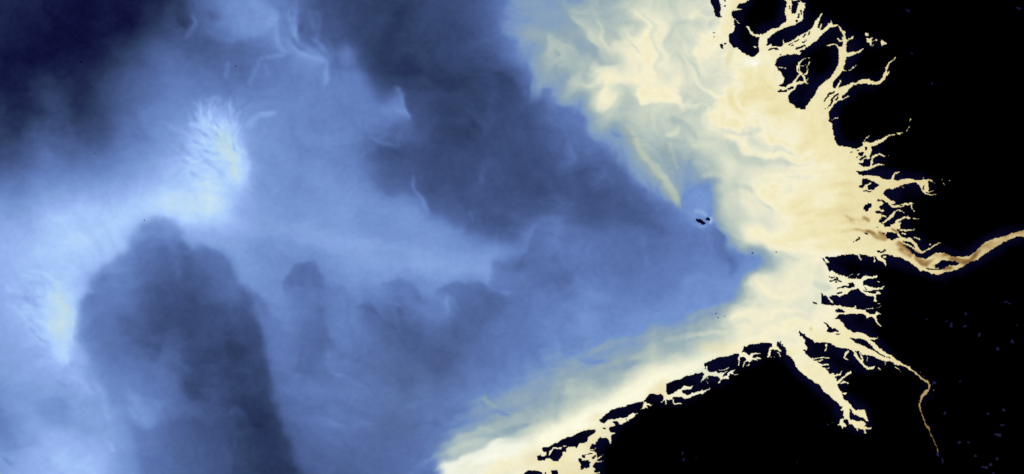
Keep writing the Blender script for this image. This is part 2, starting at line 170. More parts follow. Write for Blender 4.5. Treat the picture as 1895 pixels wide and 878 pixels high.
# ------------------------------------------------------------------ suspended sediment survey
# clear-water index b: 0 deep navy ... 10 pale milky blue ; sediment index s: 0 none ... 10 dark mud
BR = np.array([(11, 13, 52), (28, 36, 74), (46, 62, 99), (61, 80, 126), (77, 99, 152), (93, 120, 180), (110, 142, 202),
               (128, 160, 218), (147, 178, 238), (170, 205, 252), (206, 231, 243)], float)
SR = np.array([(112, 146, 200), (130, 157, 190), (147, 169, 180), (174, 190, 187), (201, 210, 195), (227, 228, 205), (246, 240, 207),
               (239, 229, 182), (226, 210, 156), (150, 118, 70), (58, 34, 14)], float)
B_ROWS = {
 0: '-60:1.2 0:1.2 50:1.2 100:.6 190:.3 280:.5 330:.8 355:4 400:5.5 450:6 480:6 520:5.2 560:4 590:3 640:2.6 700:2.2 740:1.9 800:2.3 850:2.6 890:3.2 920:4.3 960:5.5',
 50: '0:1.1 50:.6 100:.4 150:.3 200:.2 250:.6 290:2.2 320:3.0 345:1.4 365:3.6 395:3.5 430:5.8 470:6 500:6 520:5.5 560:3.6 600:3.1 640:2.8 700:2.1 740:1.6 800:2.2 860:2.4 910:4 950:5.5',
 100: '0:.7 30:.4 60:.3 100:.3 150:.4 190:.6 220:2 260:3.2 310:4.3 350:3.8 400:3.6 450:3.8 500:4.6 540:5 560:6 590:5.3 620:4 640:5 655:4.6 685:2.2 720:1.8 780:2 850:2.3 900:3.2 930:4.6',
 150: '-60:1.6 0:1 30:.4 50:.8 90:1.8 130:1.2 155:.9 190:2 230:3.2 280:4.6 320:5 380:5 420:4.8 450:4.8 500:5.3 560:5.2 610:5.3 650:5.5 675:5 705:2.2 760:2 850:2 900:2.3 930:2.6 960:3.6 985:5',
 200: '0:2 30:.8 60:.7 100:2.8 150:1.3 200:3 250:4.6 310:5.8 350:5.8 400:7.2 450:6 500:6 560:5.6 620:5.4 680:5.3 720:5.2 745:5.2 772:2.8 800:2.2 850:2 900:2.5 950:3.0 1000:3.9 1040:5',
 250: '-60:2.4 0:2 30:1.5 60:3 100:4 150:2.6 200:3.6 250:4.8 310:6.4 360:7.6 420:8.6 450:6.8 500:6 560:6.1 620:5.6 660:5.2 700:4.4 740:3.6 780:3 830:2.1 870:2.1 900:2.6 950:2.8 1000:3.6 1050:4.4 1100:5',
 300: '0:2.6 40:3.5 80:4.8 130:4.5 180:5 230:6 300:7.2 350:7.8 420:8.6 450:7.3 490:6 550:5.9 600:6.1 640:5.7 690:4.0 720:3.5 760:3.5 800:2.8 850:2.7 900:3.2 950:2.5 1000:3 1060:4.2 1100:3.6 1150:4.3 1200:5.5',
 350: '-60:4 0:5 50:5.8 100:6 150:6.5 200:7.2 250:7.4 300:8.2 350:8.5 410:8.6 450:7.5 500:6.4 560:6.1 620:6.3 690:5.9 725:3.8 755:3.5 800:2.9 850:2.8 900:3 950:2.8 1000:2.7 1050:3.2 1100:3 1150:3.3 1200:4.6 1240:5.5 1300:5.8',
 380: '0:6.4 100:7.6 200:8.2 260:8.6 330:8.8 400:8.8 450:7.4 500:6.6 560:6.3 620:6.5 700:6.2 770:6.1 820:3.4 900:3.0 960:3.0 1000:3.2 1050:3.6 1100:3 1150:3.3 1200:4 1250:5 1290:5.8',
 400: '0:7 50:7 100:8.2 150:8.8 200:8.6 250:8.7 300:6.2 350:8.9 400:8.6 450:7 500:6.6 560:6.4 620:6.5 680:6.2 740:6.2 785:6 820:3.7 870:3.4 910:3.4 950:3.5 1010:4.9 1050:4.3 1100:3.2 1150:3.6 1200:3.6 1250:5 1290:5.8 1320:5.6',
 450: '-60:7.6 0:7.6 50:7.6 100:8.2 150:9 200:9 232:8.4 280:5.5 310:4.6 335:4.8 370:7 400:7 440:7 500:6.5 560:6.6 620:6.6 680:6.6 740:6.3 800:6.1 860:6 910:5.6 950:6 1000:4.8 1050:5 1100:4.7 1150:4.8 1200:4.6 1250:4.9 1300:5.2 1340:5',
 500: '0:7.6 50:7.7 100:8.2 140:8.6 160:8 210:5.2 250:4.4 280:3.8 310:3.8 350:3.4 390:4.6 425:5.0 470:6.4 510:6.2 540:5.8 580:5.6 620:6 660:6.6 720:6.8 780:7 840:7 890:6.8 920:5.7 960:5 1010:4.7 1060:5 1110:5.3 1150:4.9 1200:5 1250:5.2 1300:5.6 1350:5.4 1390:6.5',
 550: '-60:7.4 0:7.6 50:7.5 90:8.5 125:9.2 141:8.6 165:5 210:5 250:4.2 290:3.3 330:3 380:3.2 420:3.8 455:4.2 490:6 520:6 560:5.6 590:5.6 620:5.7 660:5.8 700:5.6 740:5.6 780:5.8 820:5.6 860:5.2 900:4.8 950:4.8 1000:4.8 1060:5.2 1110:5.8 1160:5.4 1210:5.5 1260:6 1300:6.2',
 600: '0:7.4 50:7.8 100:9 135:8.8 155:5.3 200:4.7 250:3.6 300:3 350:2.8 400:2.8 450:2.6 468:2.9 492:5.4 520:5.6 560:5.4 600:5.4 630:5.6 670:5.3 710:4.9 760:4.9 810:5.2 860:4.6 910:4.7 960:4.9 1010:5.6 1070:6 1120:6 1180:6 1240:6.2',
 650: '-60:7 0:7.2 50:7.6 100:8.7 140:8.2 165:5.6 190:5.2 240:4.6 290:3.4 320:3.9 360:2.8 410:2.3 450:2.1 480:2.6 502:5 540:5.1 580:5 620:5 670:4.8 720:4.3 780:3.9 830:3.8 880:4.4 930:4.9 980:5.4 1040:6 1100:6.2',
 700: '0:6.8 50:7.4 100:7.2 140:7.4 170:6.8 190:5.6 240:5.4 290:4.8 330:4.2 370:2.9 400:2.8 450:2.2 490:2.3 515:4.5 550:4.9 600:5 650:4.6 700:4.3 760:4.0 820:4.4 880:5 930:5.6',
 750: '-60:5 0:5.4 40:6.8 80:7 120:6 150:6.8 190:7.2 215:6.5 250:5.8 300:5.2 350:3.8 400:3.0 440:2 480:1.9 505:2.2 535:4.7 600:4.8 650:5 700:4.7 760:4.3 820:4.8 880:5.2',
 800: '0:5.2 30:6.5 80:7.8 120:7.8 160:6.8 200:7.2 240:6.6 280:5.2 320:3.8 360:3.2 400:2.8 440:2.2 480:1.6 520:1.7 550:4.2 600:5 660:4.8 720:4.2 780:4.6 830:5',
 850: '-60:7 0:7 40:7.4 100:8.2 150:8 200:8 230:6 270:4.6 310:4.4 350:3.8 400:3.2 450:2.4 500:1.7 540:2.0 580:3.7 640:4.2 700:4.4 760:4.5 800:5',
 890: '0:7.2 100:8.2 150:8.6 200:8 240:6 300:4.6 350:4 400:3 460:2.2 520:1.6 550:1.9 600:3.2 680:4 740:4.3 790:4.8'}
S_ROWS = {
 -30: '900:-1 955:.6 1000:1.3 1050:1.5 1090:2.3 1140:1.9 1180:4 1220:4.3 1310:4 1345:6.6 1400:6.8',
 0: '900:-1 930:0 955:.6 1000:1.3 1050:1.4 1075:2.5 1110:2.2 1140:1.8 1180:4 1220:4.3 1260:4.2 1310:3.8 1345:6.6 1400:6.8',
 50: '900:-1 940:0 970:.7 1000:1.8 1040:1.7 1060:2.6 1100:3.2 1140:2.8 1165:3 1180:5 1210:5 1230:4.6 1250:4.0 1290:4.2 1330:5.4 1350:6.6',
 100: '920:-1 960:0 985:.8 1000:1.8 1030:2.4 1060:2.2 1090:2 1120:3 1150:5 1180:5.3 1210:5.6 1240:4.5 1290:4.2 1340:5.3 1400:5.9 1430:6.6',
 150: '930:-1 970:0 995:.8 1020:2 1050:2.8 1080:3.6 1110:4.4 1150:4.8 1200:6 1230:4 1260:5.6 1300:4 1340:5.2 1400:7 1440:6.6',
 180: '960:-1 1000:0 1050:.7 1080:2.2 1110:3.6 1130:4.8 1170:3.4 1200:4.0 1230:5.8 1255:6 1270:4 1300:4.2 1340:6 1400:7.2 1440:6.9',
 200: '1000:-1 1040:0 1075:.6 1100:2.5 1130:4.2 1180:4 1230:5 1260:4.2 1300:4 1340:5.5 1400:7 1440:6.9 1500:6.7',
 250: '1050:-1 1095:0 1125:.8 1150:1.3 1180:3 1220:3.1 1250:3.0 1300:3.6 1350:4.4 1400:5.1 1440:5.8 1500:6.9 1540:7',
 300: '1100:-1 1150:0 1180:.8 1200:2 1230:1.6 1265:1.2 1290:2.9 1340:3.9 1380:4.5 1420:4.9 1480:5.8 1540:6.5 1580:7',
 350: '1140:-1 1195:0 1220:.7 1245:2 1262:.6 1275:.2 1320:1 1335:3.4 1360:4.4 1400:5.2 1460:5.8 1520:6.5 1580:7.1',
 400: '1200:-1 1260:0 1310:1 1335:4.0 1370:4.8 1420:5.2 1440:5.5 1480:6.6 1540:7 1600:7.4',
 440: '1240:-1 1310:0 1345:1.6 1362:3.4 1378:5 1400:6 1460:6.5 1540:6.8 1600:7.3 1650:7.6',
 470: '1300:-1 1350:0 1390:1.2 1420:2.2 1450:3.4 1490:4.8 1530:6.2 1600:6.9 1650:7.4 1750:8.2 1900:8.3',
 490: '1310:-1 1370:0 1400:.6 1425:1.4 1450:3.5 1480:5.2 1520:6 1600:6.4',
 520: '1290:-1 1350:0 1385:1.6 1405:4.4 1450:5.5 1500:5.8 1600:6',
 560: '1220:-1 1295:0 1345:1.3 1375:3.4 1400:5.2 1450:5.8 1500:6.3 1600:6.5',
 600: '1120:-1 1200:0 1260:.8 1300:1.8 1340:2.6 1370:4.6 1420:5.8 1500:6.5 1600:6.8',
 620: '1000:-1 1080:0 1180:.9 1230:1.9 1280:2.1 1330:3.8 1370:5.5 1450:6.1 1540:6.7 1640:7',
 650: '920:-1 995:0 1070:.9 1120:1.4 1180:2.0 1240:2.1 1280:2.8 1320:4.4 1360:6 1480:6.2 1560:6.8 1680:7.6',
 700: '870:-1 940:0 1010:1.0 1060:1.5 1110:1.6 1150:2.3 1180:3.9 1220:6 1400:6.2 1560:6.4 1720:8.6',
 750: '790:-1 855:0 910:.9 950:1.6 1000:1.9 1040:2.7 1070:4.2 1200:6.2 1560:6.5 1700:8.8',
 780: '770:-1 842:0 895:1.0 940:2.0 980:2.7 1010:4.0 1100:6 1560:6.5 1720:9.0',
 800: '770:-1 836:0 870:1.0 910:1.8 950:2.4 980:4 1020:5.6 1150:6.3 1730:9.1',
 830: '750:-1 808:0 835:1.1 870:2 920:3.5 960:5.2 1010:6.2 1100:6.4 1740:9.2',
 890: '740:-1 800:0 820:1.4 850:4 900:5.2 960:6 1020:6.6 1100:6.6'}
def rows(R): return np.array([(float(w.split(':')[0]), float(y), float(w.split(':')[1])) for y, t in R.items() for w in t.split()])
STEP = 2
CX0, CY0, CX1, CY1 = -160, -130, 2015, 1009
cw, ch = (CX1 - CX0) // STEP + 1, (CY1 - CY0) // STEP + 1
def blur(a, r):
    """three box passes of radius r grid steps, edges clamped"""
    r = int(round(r))
    if r < 1: return a
    for ax in (0, 1):
        for _ in range(3):
            p = np.concatenate([np.repeat(a.take([0], ax), r + 1, ax), a, np.repeat(a.take([-1], ax), r, ax)], ax)
            c = np.cumsum(p, ax); n = a.shape[ax]
            a = (c.take(range(2 * r + 1, 2 * r + 1 + n), ax) - c.take(range(0, n), ax)) / (2 * r + 1)
    return a
def bil(F, gx, gy):
    """bilinear lookup of field F (grid coordinates)"""
    h, w = F.shape
    gx = np.clip(gx, 0, w - 1.001); gy = np.clip(gy, 0, h - 1.001)
    i = gx.astype(int); j = gy.astype(int); u = gx - i; v = gy - j
    return (F[j, i] * (1 - u) + F[j, i + 1] * u) * (1 - v) + (F[j + 1, i] * (1 - u) + F[j + 1, i + 1] * u) * v
def upsample(F, k):
    X, Y = np.meshgrid(np.arange(cw) / k, np.arange(ch) / k)
    return bil(F, X, Y)
def rbf(P, smooth):
    """linear radial interpolation of scattered soundings, evaluated every 4 grid steps"""
    n = len(P); D = np.hypot(P[:, None, 0] - P[None, :, 0], (P[:, None, 1] - P[None, :, 1]))
    A = np.zeros((n + 1, n + 1)); A[:n, :n] = D - np.eye(n) * smooth; A[:n, n] = A[n, :n] = 1
    k = 4; w2, h2 = cw // k + 2, ch // k + 2
    c = np.linalg.solve(A, np.append(P[:, 2], 0))
    X, Y = np.meshgrid(CX0 + np.arange(w2) * k * STEP, CY0 + np.arange(h2) * k * STEP)
    Z = np.full(X.shape, c[n])
    for i in range(n): Z += c[i] * np.hypot(X - P[i, 0], Y - P[i, 1])
    return upsample(Z, k)
rs = np.random.RandomState(7)
def vnoise(X, Y, seed):
    r = np.random.RandomState(seed); T = r.rand(64, 64)
    i = np.floor(X).astype(int); j = np.floor(Y).astype(int); u = X - i; v = Y - j
    u = u * u * u * (u * (6 * u - 15) + 10); v = v * v * v * (v * (6 * v - 15) + 10)
    g = lambda a, b: T[(j + b) % 64, (i + a) % 64]
    return ((g(0, 0) * (1 - u) + g(1, 0) * u) * (1 - v) + (g(0, 1) * (1 - u) + g(1, 1) * u) * v) * 2 - 1
def fbm(X, Y, seed, n=4):
    z = 0; a = 1.0
    for k in range(n):
        z = z + a * vnoise(X * 2 ** k + 17.3 * k, Y * 2 ** k + 5.1 * k, seed + k); a *= .5
    return z
MX, MY = np.meshgrid(CX0 + np.arange(cw) * STEP, CY0 + np.arange(ch) * STEP)
MX = MX.astype(float); MY = MY.astype(float)
def pmask(pts):
    P = np.array(pts, float); m = np.zeros((ch, cw), bool)
    for j in range(ch):
        yc = CY0 + j * STEP + .01; xs = []
        for (xa, ya), (xb, yb) in zip(P, np.roll(P, -1, 0)):
            if (ya <= yc) != (yb <= yc): xs.append(xa + (yc - ya) * (xb - xa) / (yb - ya))
        xs.sort()
        for a, b in zip(xs[::2], xs[1::2]):
            ia = max(0, math.ceil((a - CX0) / STEP)); ib = max(0, math.floor((b - CX0) / STEP) + 1)
            m[j, ia:ib] = True
    return m
def smask(pts, w, soft, taper=True):
    """coverage of a tapered curved streak: 1 at its spine, smooth falloff, thin at both ends"""
    Q = np.array([p[:2] for p in pts], float)
    if len(Q) > 2:                                   # Catmull-Rom through the given points
        E = np.vstack([2 * Q[0] - Q[1], Q, 2 * Q[-1] - Q[-2]]); out = []
        for k in range(len(Q) - 1):
            a, b, c, d = E[k:k + 4]
            for t in np.linspace(0, 1, 6, endpoint=False):
                out.append(.5 * (2 * b + (c - a) * t + (2 * a - 5 * b + 4 * c - d) * t * t + (3 * b - a - 3 * c + d) * t ** 3))
        Q = np.array(out + [Q[-1]])
    r = w + soft * 2 + 2
    x0 = max(0, int((Q[:, 0].min() - r - CX0) / STEP)); x1 = min(cw, int((Q[:, 0].max() + r - CX0) / STEP) + 2)
    y0 = max(0, int((Q[:, 1].min() - r - CY0) / STEP)); y1 = min(ch, int((Q[:, 1].max() + r - CY0) / STEP) + 2)
    X = MX[y0:y1, x0:x1]; Y = MY[y0:y1, x0:x1]; m = np.zeros(X.shape); n = len(Q) - 1
    for k in range(n):
        a, b = Q[k], Q[k + 1]; d = b - a; L2 = max(1e-6, d @ d)
        t = np.clip(((X - a[0]) * d[0] + (Y - a[1]) * d[1]) / L2, 0, 1)
        D = np.hypot(X - a[0] - t * d[0], Y - a[1] - t * d[1])
        f = (k + t) / n
        ww = (w / 2) * (np.clip(np.minimum(f, 1 - f) * 5, .25, 1) if taper else 1)
        m = np.maximum(m, np.exp(-np.maximum(D - ww * .5, 0) ** 2 / (2 * (ww * .5 + soft * .5) ** 2)) * (np.clip(np.minimum(f, 1 - f) * 6, .3, 1) if taper else 1))
    return (slice(y0, y1), slice(x0, x1)), m
def pts(t): return [tuple(float(v) for v in w.split(',')) for w in t.split()]

# --- clear water: the dark masses have sharp fronts, so each is interpolated on its own and joined along its front
D1 = pts('282,404 300,400 318,403 332,414 343,430 347,452 352,464 372,454 390,455 408,462 424,474 434,488 448,505 452,528 462,545 470,575 478,605 486,640 494,668 500,700 512,735 524,780 538,820 556,878 575,960 230,960 260,878 240,800 205,752 190,718 170,680 156,655 147,615 146,580 152,545 166,515 188,492 212,476 232,465 240,448 250,438 262,420')
D2 = pts('600,-130 610,-40 612,0 628,40 645,72 660,90 668,115 676,140 688,158 697,180 703,192 716,194 730,186 742,182 752,192 758,208 764,240 745,265 700,275 690,290 696,320 704,348 718,358 750,362 770,374 780,392 796,404 830,414 870,424 905,436 940,446 962,440 985,415 1005,396 1020,392 1045,402 1080,418 1110,424 1150,410 1190,420 1230,440 1300,440 1400,300 1200,100 1000,-130')
BP = rows(B_ROWS)
m1, m2 = pmask(D1), pmask(D2)
def inside(m): return m[np.clip(((BP[:, 1] - CY0) / STEP).astype(int), 0, ch - 1), np.clip(((BP[:, 0] - CX0) / STEP).astype(int), 0, cw - 1)]
i1, i2 = inside(m1), inside(m2)
bo = rbf(BP[~i1 & ~i2], 14); b1 = rbf(BP[i1], 14); b2 = rbf(BP[i2], 14)
w1 = blur(m1.astype(float), 2.2) * .55 + blur(m1.astype(float), 6) * .45; w2 = blur(m2.astype(float), 3) * .4 + blur(m2.astype(float), 8) * .6
b = bo + (b1 - bo) * w1; b = b + (b2 - b) * w2
def padd(F, t, d, r, warp=0):
    m = blur(pmask(pts(t)).astype(float), r / STEP); F += d * m
def sadd(F, t, w, d, soft=2.0):
    sl, m = smask(pts(t), w, soft); F[sl] += d * m
def sset(F, t, w, v, a=1, soft=2.0):
    sl, m = smask(pts(t), w, soft); F[sl] += (v - F[sl]) * m * a
def pset(F, t, v, r, a=1):
    m = blur(pmask(pts(t)).astype(float), r / STEP) * a; F += (v - F) * m
def front(F, t, toward, d, reach, edge=2.5):
    """a fold of water: steps by d along a curved line and relaxes over `reach` on the side of `toward`"""
    Q = np.array(pts(t), float); E = np.vstack([2 * Q[0] - Q[1], Q, 2 * Q[-1] - Q[-2]]); out = []
    for k in range(len(Q) - 1):
        a, b_, c, e = E[k:k + 4]
        for u in np.linspace(0, 1, 5, endpoint=False):
            out.append(.5 * (2 * b_ + (c - a) * u + (2 * a - 5 * b_ + 4 * c - e) * u * u + (3 * b_ - a - 3 * c + e) * u ** 3))
    Q = np.array(out + [Q[-1]]); n = len(Q) - 1; r = reach * 3
    x0 = max(0, int((Q[:, 0].min() - r - CX0) / STEP)); x1 = min(cw, int((Q[:, 0].max() + r - CX0) / STEP) + 2)
    y0 = max(0, int((Q[:, 1].min() - r - CY0) / STEP)); y1 = min(ch, int((Q[:, 1].max() + r - CY0) / STEP) + 2)
    X = MX[y0:y1, x0:x1]; Y = MY[y0:y1, x0:x1]; best = np.full(X.shape, 1e9); sgn = np.zeros(X.shape); ff = np.zeros(X.shape)
    def side(px, py):
        bb, s_, f_ = np.full(np.shape(px), 1e9), np.zeros(np.shape(px)), np.zeros(np.shape(px))
        for k in range(n):
            a, c = Q[k], Q[k + 1]; g = c - a; L2 = max(1e-6, g @ g); u = np.clip(((px - a[0]) * g[0] + (py - a[1]) * g[1]) / L2, 0, 1)
            D = np.hypot(px - a[0] - u * g[0], py - a[1] - u * g[1]); cr = g[0] * (py - a[1]) - g[1] * (px - a[0])
            m = D < bb; bb = np.where(m, D, bb); s_ = np.where(m, np.sign(cr), s_); f_ = np.where(m, (k + u) / n, f_)
        return bb, s_, f_
    _, s0, _ = side(np.array([float(toward[0])]), np.array([float(toward[1])]))
    D, sg, f = side(X, Y); D = D * sg * s0[0]
    step = .5 + .5 * np.tanh(D / edge)
    w = step * np.exp(-np.maximum(D, 0) / reach) * np.clip(np.minimum(f, 1 - f) * 5, 0, 1)
    F[y0:y1, x0:x1] += d * w
for t, d, r in (('530,510 545,490 575,487 600,510 605,550 608,600 612,650 600,668 575,700 550,650 538,600 545,560 530,545', -.55, 7),
                ('545,600 605,600 618,660 625,720 590,720 560,680', -.35, 9), ('655,565 680,550 700,560 740,570 800,590 850,600 860,640 780,650 720,640 690,620 670,590', -.55, 6), ('670,590 690,572 720,585 760,610 820,640 860,650 800,680 730,660', -.35, 10),
                ('705,520 720,514 742,515 770,530 805,550 815,580 740,575 710,550', -.4, 3), ('815,530 840,520 862,522 880,518 920,520 945,560 900,600 870,650 840,610 850,560 815,545', -.5, 4),
                ('60,370 250,340 430,350 520,420 760,470 900,470 880,500 700,500 480,450 360,420 300,395 230,440 60,440', .35, 25), ('0,400 60,410 130,440 130,640 60,640 0,620', .45, 25), ('905,490 920,483 938,488 950,470 965,455 980,470 975,500 940,515 915,515', -.45, 4), ('365,5 395,20 388,50 378,62 400,76 432,82 460,73 490,66 508,42 505,22 490,20 470,-10 380,-20', .45, 9),
                ('335,10 352,20 352,45 340,52 330,40', -.5, 5), ('385,28 410,26 415,38 395,44', -.8, 5), ('700,200 720,197 745,186 755,200 758,215 742,226 715,218', .5, 4),
                ('450,455 480,460 505,480 520,495 500,490 470,470', -.35, 4), ('425,500 455,520 470,540 495,555 500,585 512,596 480,580 460,560', -.5, 4), ('320,420 330,470 340,520 335,540 322,500 310,450', .5, 4),
                ('240,740 262,752 290,775 270,800 245,770', .8, 6), ('285,740 310,745 300,760', .5, 5), ('350,660 300,650 310,690 345,725 380,738 375,700', -.25, 8), ('1025,505 1062,500 1060,525 1020,540 980,530', -.35, 5),
                ('1262,360 1285,345 1320,345 1332,362 1318,385 1320,415 1290,424 1262,400', .6, 8), ('440,0 455,8 470,30 462,50 450,30', -.35, 6), ('395,60 420,50 440,66 420,78', -.3, 7), ('190,480 240,450 270,500 230,560 190,540', .7, 18), ('60,758 120,740 150,770 110,790', -.6, 8), ('0,760 15,770 35,810 20,840 0,835', -.3, 12), ('270,300 455,310 470,400 250,400', .5, 25), ('100,690 150,690 165,720 130,760 60,745', .5, 8), 
                ('800,640 850,650 860,680 810,700 770,690 780,660', -.4, 8), ('730,690 770,690 775,730 740,730', -.3, 6), ('560,770 660,775 700,790 620,800', .3, 8), ('985,420 1000,395 1030,392 1045,420 1040,470 1000,480 965,490 975,450', .3, 5),
                ('1060,300 1070,280 1062,250 1045,240 1055,265 1050,310 1040,340', .5, 6), ('1090,320 1120,310 1130,335 1095,345', .5, 7), ('1190,360 1230,370 1240,390 1200,385', .3, 6), ('1050,560 1100,545 1130,540 1110,580 1080,610', .3, 8),
                ('655,75 645,70 630,85 640,110 655,100', .35, 4), ('920,115 960,125 950,150 925,140', -.5, 6), ('940,170 1000,230 960,240 900,190', -.2, 10)):
    padd(b, t, d, r)
for t, w, d in (('1316,412 1330,440 1346,466 1357,490 1350,516', 15, -.75), ('470,395 600,445 760,478 900,482 975,458', 50, .5), ('480,400 640,420 790,440', 40, -.2), ('522,5 535,35 550,65 568,92 590,108 603,122 608,145 606,165', 9, 1.1), ('540,0 548,40 552,70 562,95', 7, .7), ('480,112 500,107 535,105', 4, .9), ('483,110 474,135 466,160', 7, .7), ('494,112 500,130 503,142 512,130', 5, .6),
                ('417,115 419,128 416,142', 8, 1.1), ('575,10 590,35 592,60 580,85', 7, .6), ('505,20 512,60 520,90 545,105', 8, .6), ('575,70 592,80 600,98', 9, 1.0), ('360,30 362,45 350,62 340,70', 8, 1.0), ('560,40 556,75 568,100', 9, -.7),
                ('724,158 740,172 750,184 756,200 755,222', 5, 1.1), ('764,316 770,340 778,365 790,398', 6, 1.1), ('690,255 715,265 738,275', 5, .8), ('744,240 738,275', 6, .5), ('866,390 872,408', 6, .6), ('830,545 827,560 829,585', 6, .9),
                ('870,300 885,320 890,345', 10, .5), ('855,195 880,215 905,235', 10, .5), ('868,300 880,300 895,280', 8, -.3), ('905,500 900,520 930,535 960,540', 7, .7), ('712,558 730,560 745,565', 5, .7), ('665,565 690,575 715,600 740,610', 5, -.5),
                ('1350,470 1355,490 1350,515', 7, -.5), ('1310,430 1320,450 1340,475', 7, -.5), ('0,545 30,575 55,610', 3, .5), ('80,830 60,815 0,845', 8, -.4), ('5,848 18,858 25,862', 5, -1.2), ('200,815 205,830 212,840', 6, .9), ('172,700 190,740 205,780', 12, .6),
                ('120,690 150,705 165,730', 5, .6), ('230,755 245,770 255,785', 6, .7), ('100,700 125,712', 5, -.6), ('0,520 20,540 45,545', 6, .5), ('30,550 60,565 80,575', 7, -.5), ('50,500 70,505 100,520', 6, .6),
                ('640,560 650,600 655,640', 9, -.3), ('555,690 565,700', 5, .6), ('605,645 620,690 650,700', 6, .4), ('615,690 640,700 670,720 700,735', 5, .4), ('670,715 690,725 710,745', 5, -.5), ('600,780 660,790 700,785', 6, .5), ('740,760 780,745 810,735', 5, .5),
                ('750,795 790,780 820,785', 5, -.5), ('640,740 680,760 720,765', 6, .4), ('600,640 640,660 690,690', 8, -.3), ('310,660 340,680 360,690', 8, .5), ('430,690 460,690 470,720', 8, .3), ('500,690 560,740 600,750', 9, .25), ('555,640 560,690 570,720', 8, -.3),
                ('1185,430 1195,470 1200,500', 8, .4), ('1150,405 1200,415 1240,430', 14, -.3), ('1035,420 1030,450', 9, .3), ('930,200 905,230 890,280', 9, .3), ('1000,210 1030,235 1045,250', 10, .3), ('620,170 650,230 690,260', 12, -.2), ('480,212 500,214 513,210', 7, .8)):
    sadd(b, t, w * .7, d * .75, 2.6)
for t, to, d, r in (('240,625 260,642 290,648 315,650', (275, 615), -.4, 45), ('285,598 300,612 330,615 345,605', (310, 590), -.2, 25), ('310,470 330,500 338,530', (350, 500), -.5, 30), ('345,545 375,565 410,560 430,580', (390, 590), -.4, 35), ('300,690 330,700 350,725 390,742', (350, 695), -.5, 30), ('230,745 260,735 290,750 310,780', (270, 770), .6, 35), ('415,770 450,765 490,800', (430, 810), .5, 40), ('175,520 200,505 240,500', (210, 530), -.4, 30), ('530,548 525,520 538,500 550,488 575,485 592,492 600,510 606,540', (570, 560), -.85, 50), ('600,560 602,590 608,620 612,650', (575, 610), -.5, 30), ('655,572 665,560 678,556 690,565 700,580', (690, 610), -.6, 40),
                    ('705,556 722,556 740,565 760,580', (720, 600), -.45, 25), ('705,535 710,520 725,514 745,516 765,528 785,540 803,550', (740, 570), -.55, 35), ('812,560 815,535 830,524 845,520 858,526 870,518 895,520 915,526 940,530', (870, 570), -.7, 50),
                    ('840,600 838,570 845,545', (880, 580), -.4, 25), ('903,505 908,490 918,483 932,486 942,500', (930, 515), -.5, 20), ('948,500 962,482 975,462 985,445 992,425 995,405', (1020, 470), -.8, 50), ('1062,500 1065,520 1050,535 1030,545', (1020, 510), -.4, 30),
                    ('800,650 825,645 845,655 858,650', (830, 670), -.45, 20), ('365,455 385,450 405,457 420,475 435,495 450,510', (390, 490), -.7, 35), ('455,520 470,530 480,545 490,565 497,585 515,592 525,594', (470, 570), -.55, 25),
                    ('320,705 335,722 355,738 380,742', (350, 700), -.6, 25), ('375,40 380,60 400,74 430,82 455,74 480,68 500,52 508,38 500,22 485,18', (440, 40), .55, 28), ('535,60 545,85 560,98 580,108 600,115', (560, 125), 1.9, 15), ('540,-5 546,30 552,55 556,78', (530, 40), .9, 18), ('562,18 572,40 582,62', (592, 40), .8, 14), ('500,12 508,30 508,50', (520, 40), -.6, 14), ('515,50 522,80 540,100', (505, 80), .5, 20), ('600,112 607,125 610,145 600,160', (595, 135), .6, 14),
                    ('724,158 738,168 750,182 756,200 757,220', (735, 200), 1.4, 18), ('768,325 776,355 788,385 796,404', (770, 385), .9, 18), ('1035,240 1050,258 1062,275 1065,295 1052,305 1048,325', (1040, 280), .6, 28), ('1170,325 1190,345 1210,365 1235,380', (1230, 350), .6, 30),
                    ('905,140 925,135 945,142 960,160 985,185', (930, 180), -.7, 60), ('878,295 885,320 882,345', (900, 320), .5, 25), ('640,70 652,92 665,120', (630, 110), .5, 25), ('330,45 345,55 358,48 360,30', (370, 45), .8, 20), ('690,265 715,270 738,278 742,262', (715, 290), -.6, 30),
                    ('740,225 725,235 730,250 745,260', (760, 245), -.4, 30), ('1060,320 1080,312 1100,310 1120,318', (1090, 340), -.5, 35), ('1085,330 1095,350 1110,360', (1120, 345), .4, 20), ('620,520 640,540 660,550', (630, 550), -.3, 30), ('600,648 615,662 635,668 655,665', (630, 685), .4, 20),
                    ('480,420 500,440 520,465 540,480', (500, 470), -.3, 40), ('560,452 580,452 600,462 612,480', (585, 475), -.25, 25), ('240,470 262,455 272,430', (290, 470), -.4, 20), ('300,640 320,650 345,660', (320, 680), .5, 25), ('395,640 415,632 440,636 470,648', (430, 680), -.4, 45), ('430,800 470,790 500,800', (470, 770), -.4, 30),
                    ('415,770 440,760 470,775', (440, 790), .4, 30), ('520,770 560,785 610,790 650,785', (580, 760), .35, 25), ('60,745 100,735 140,745', (100, 765), -.6, 30), ('0,790 25,800 35,820 20,838', (5, 815), -.3, 25), ('600,100 615,80 610,60', (625, 80), -.6, 25), ('560,60 575,80 580,92', (590, 60), -.5, 20), ('880,215 900,205 925,205', (900, 225), .3, 25)):
    front(b, t, to, d, r)
pset(s_hint := np.zeros((ch, cw)), '700,660 860,660 930,640 900,740 830,800 700,790', .3, 50)
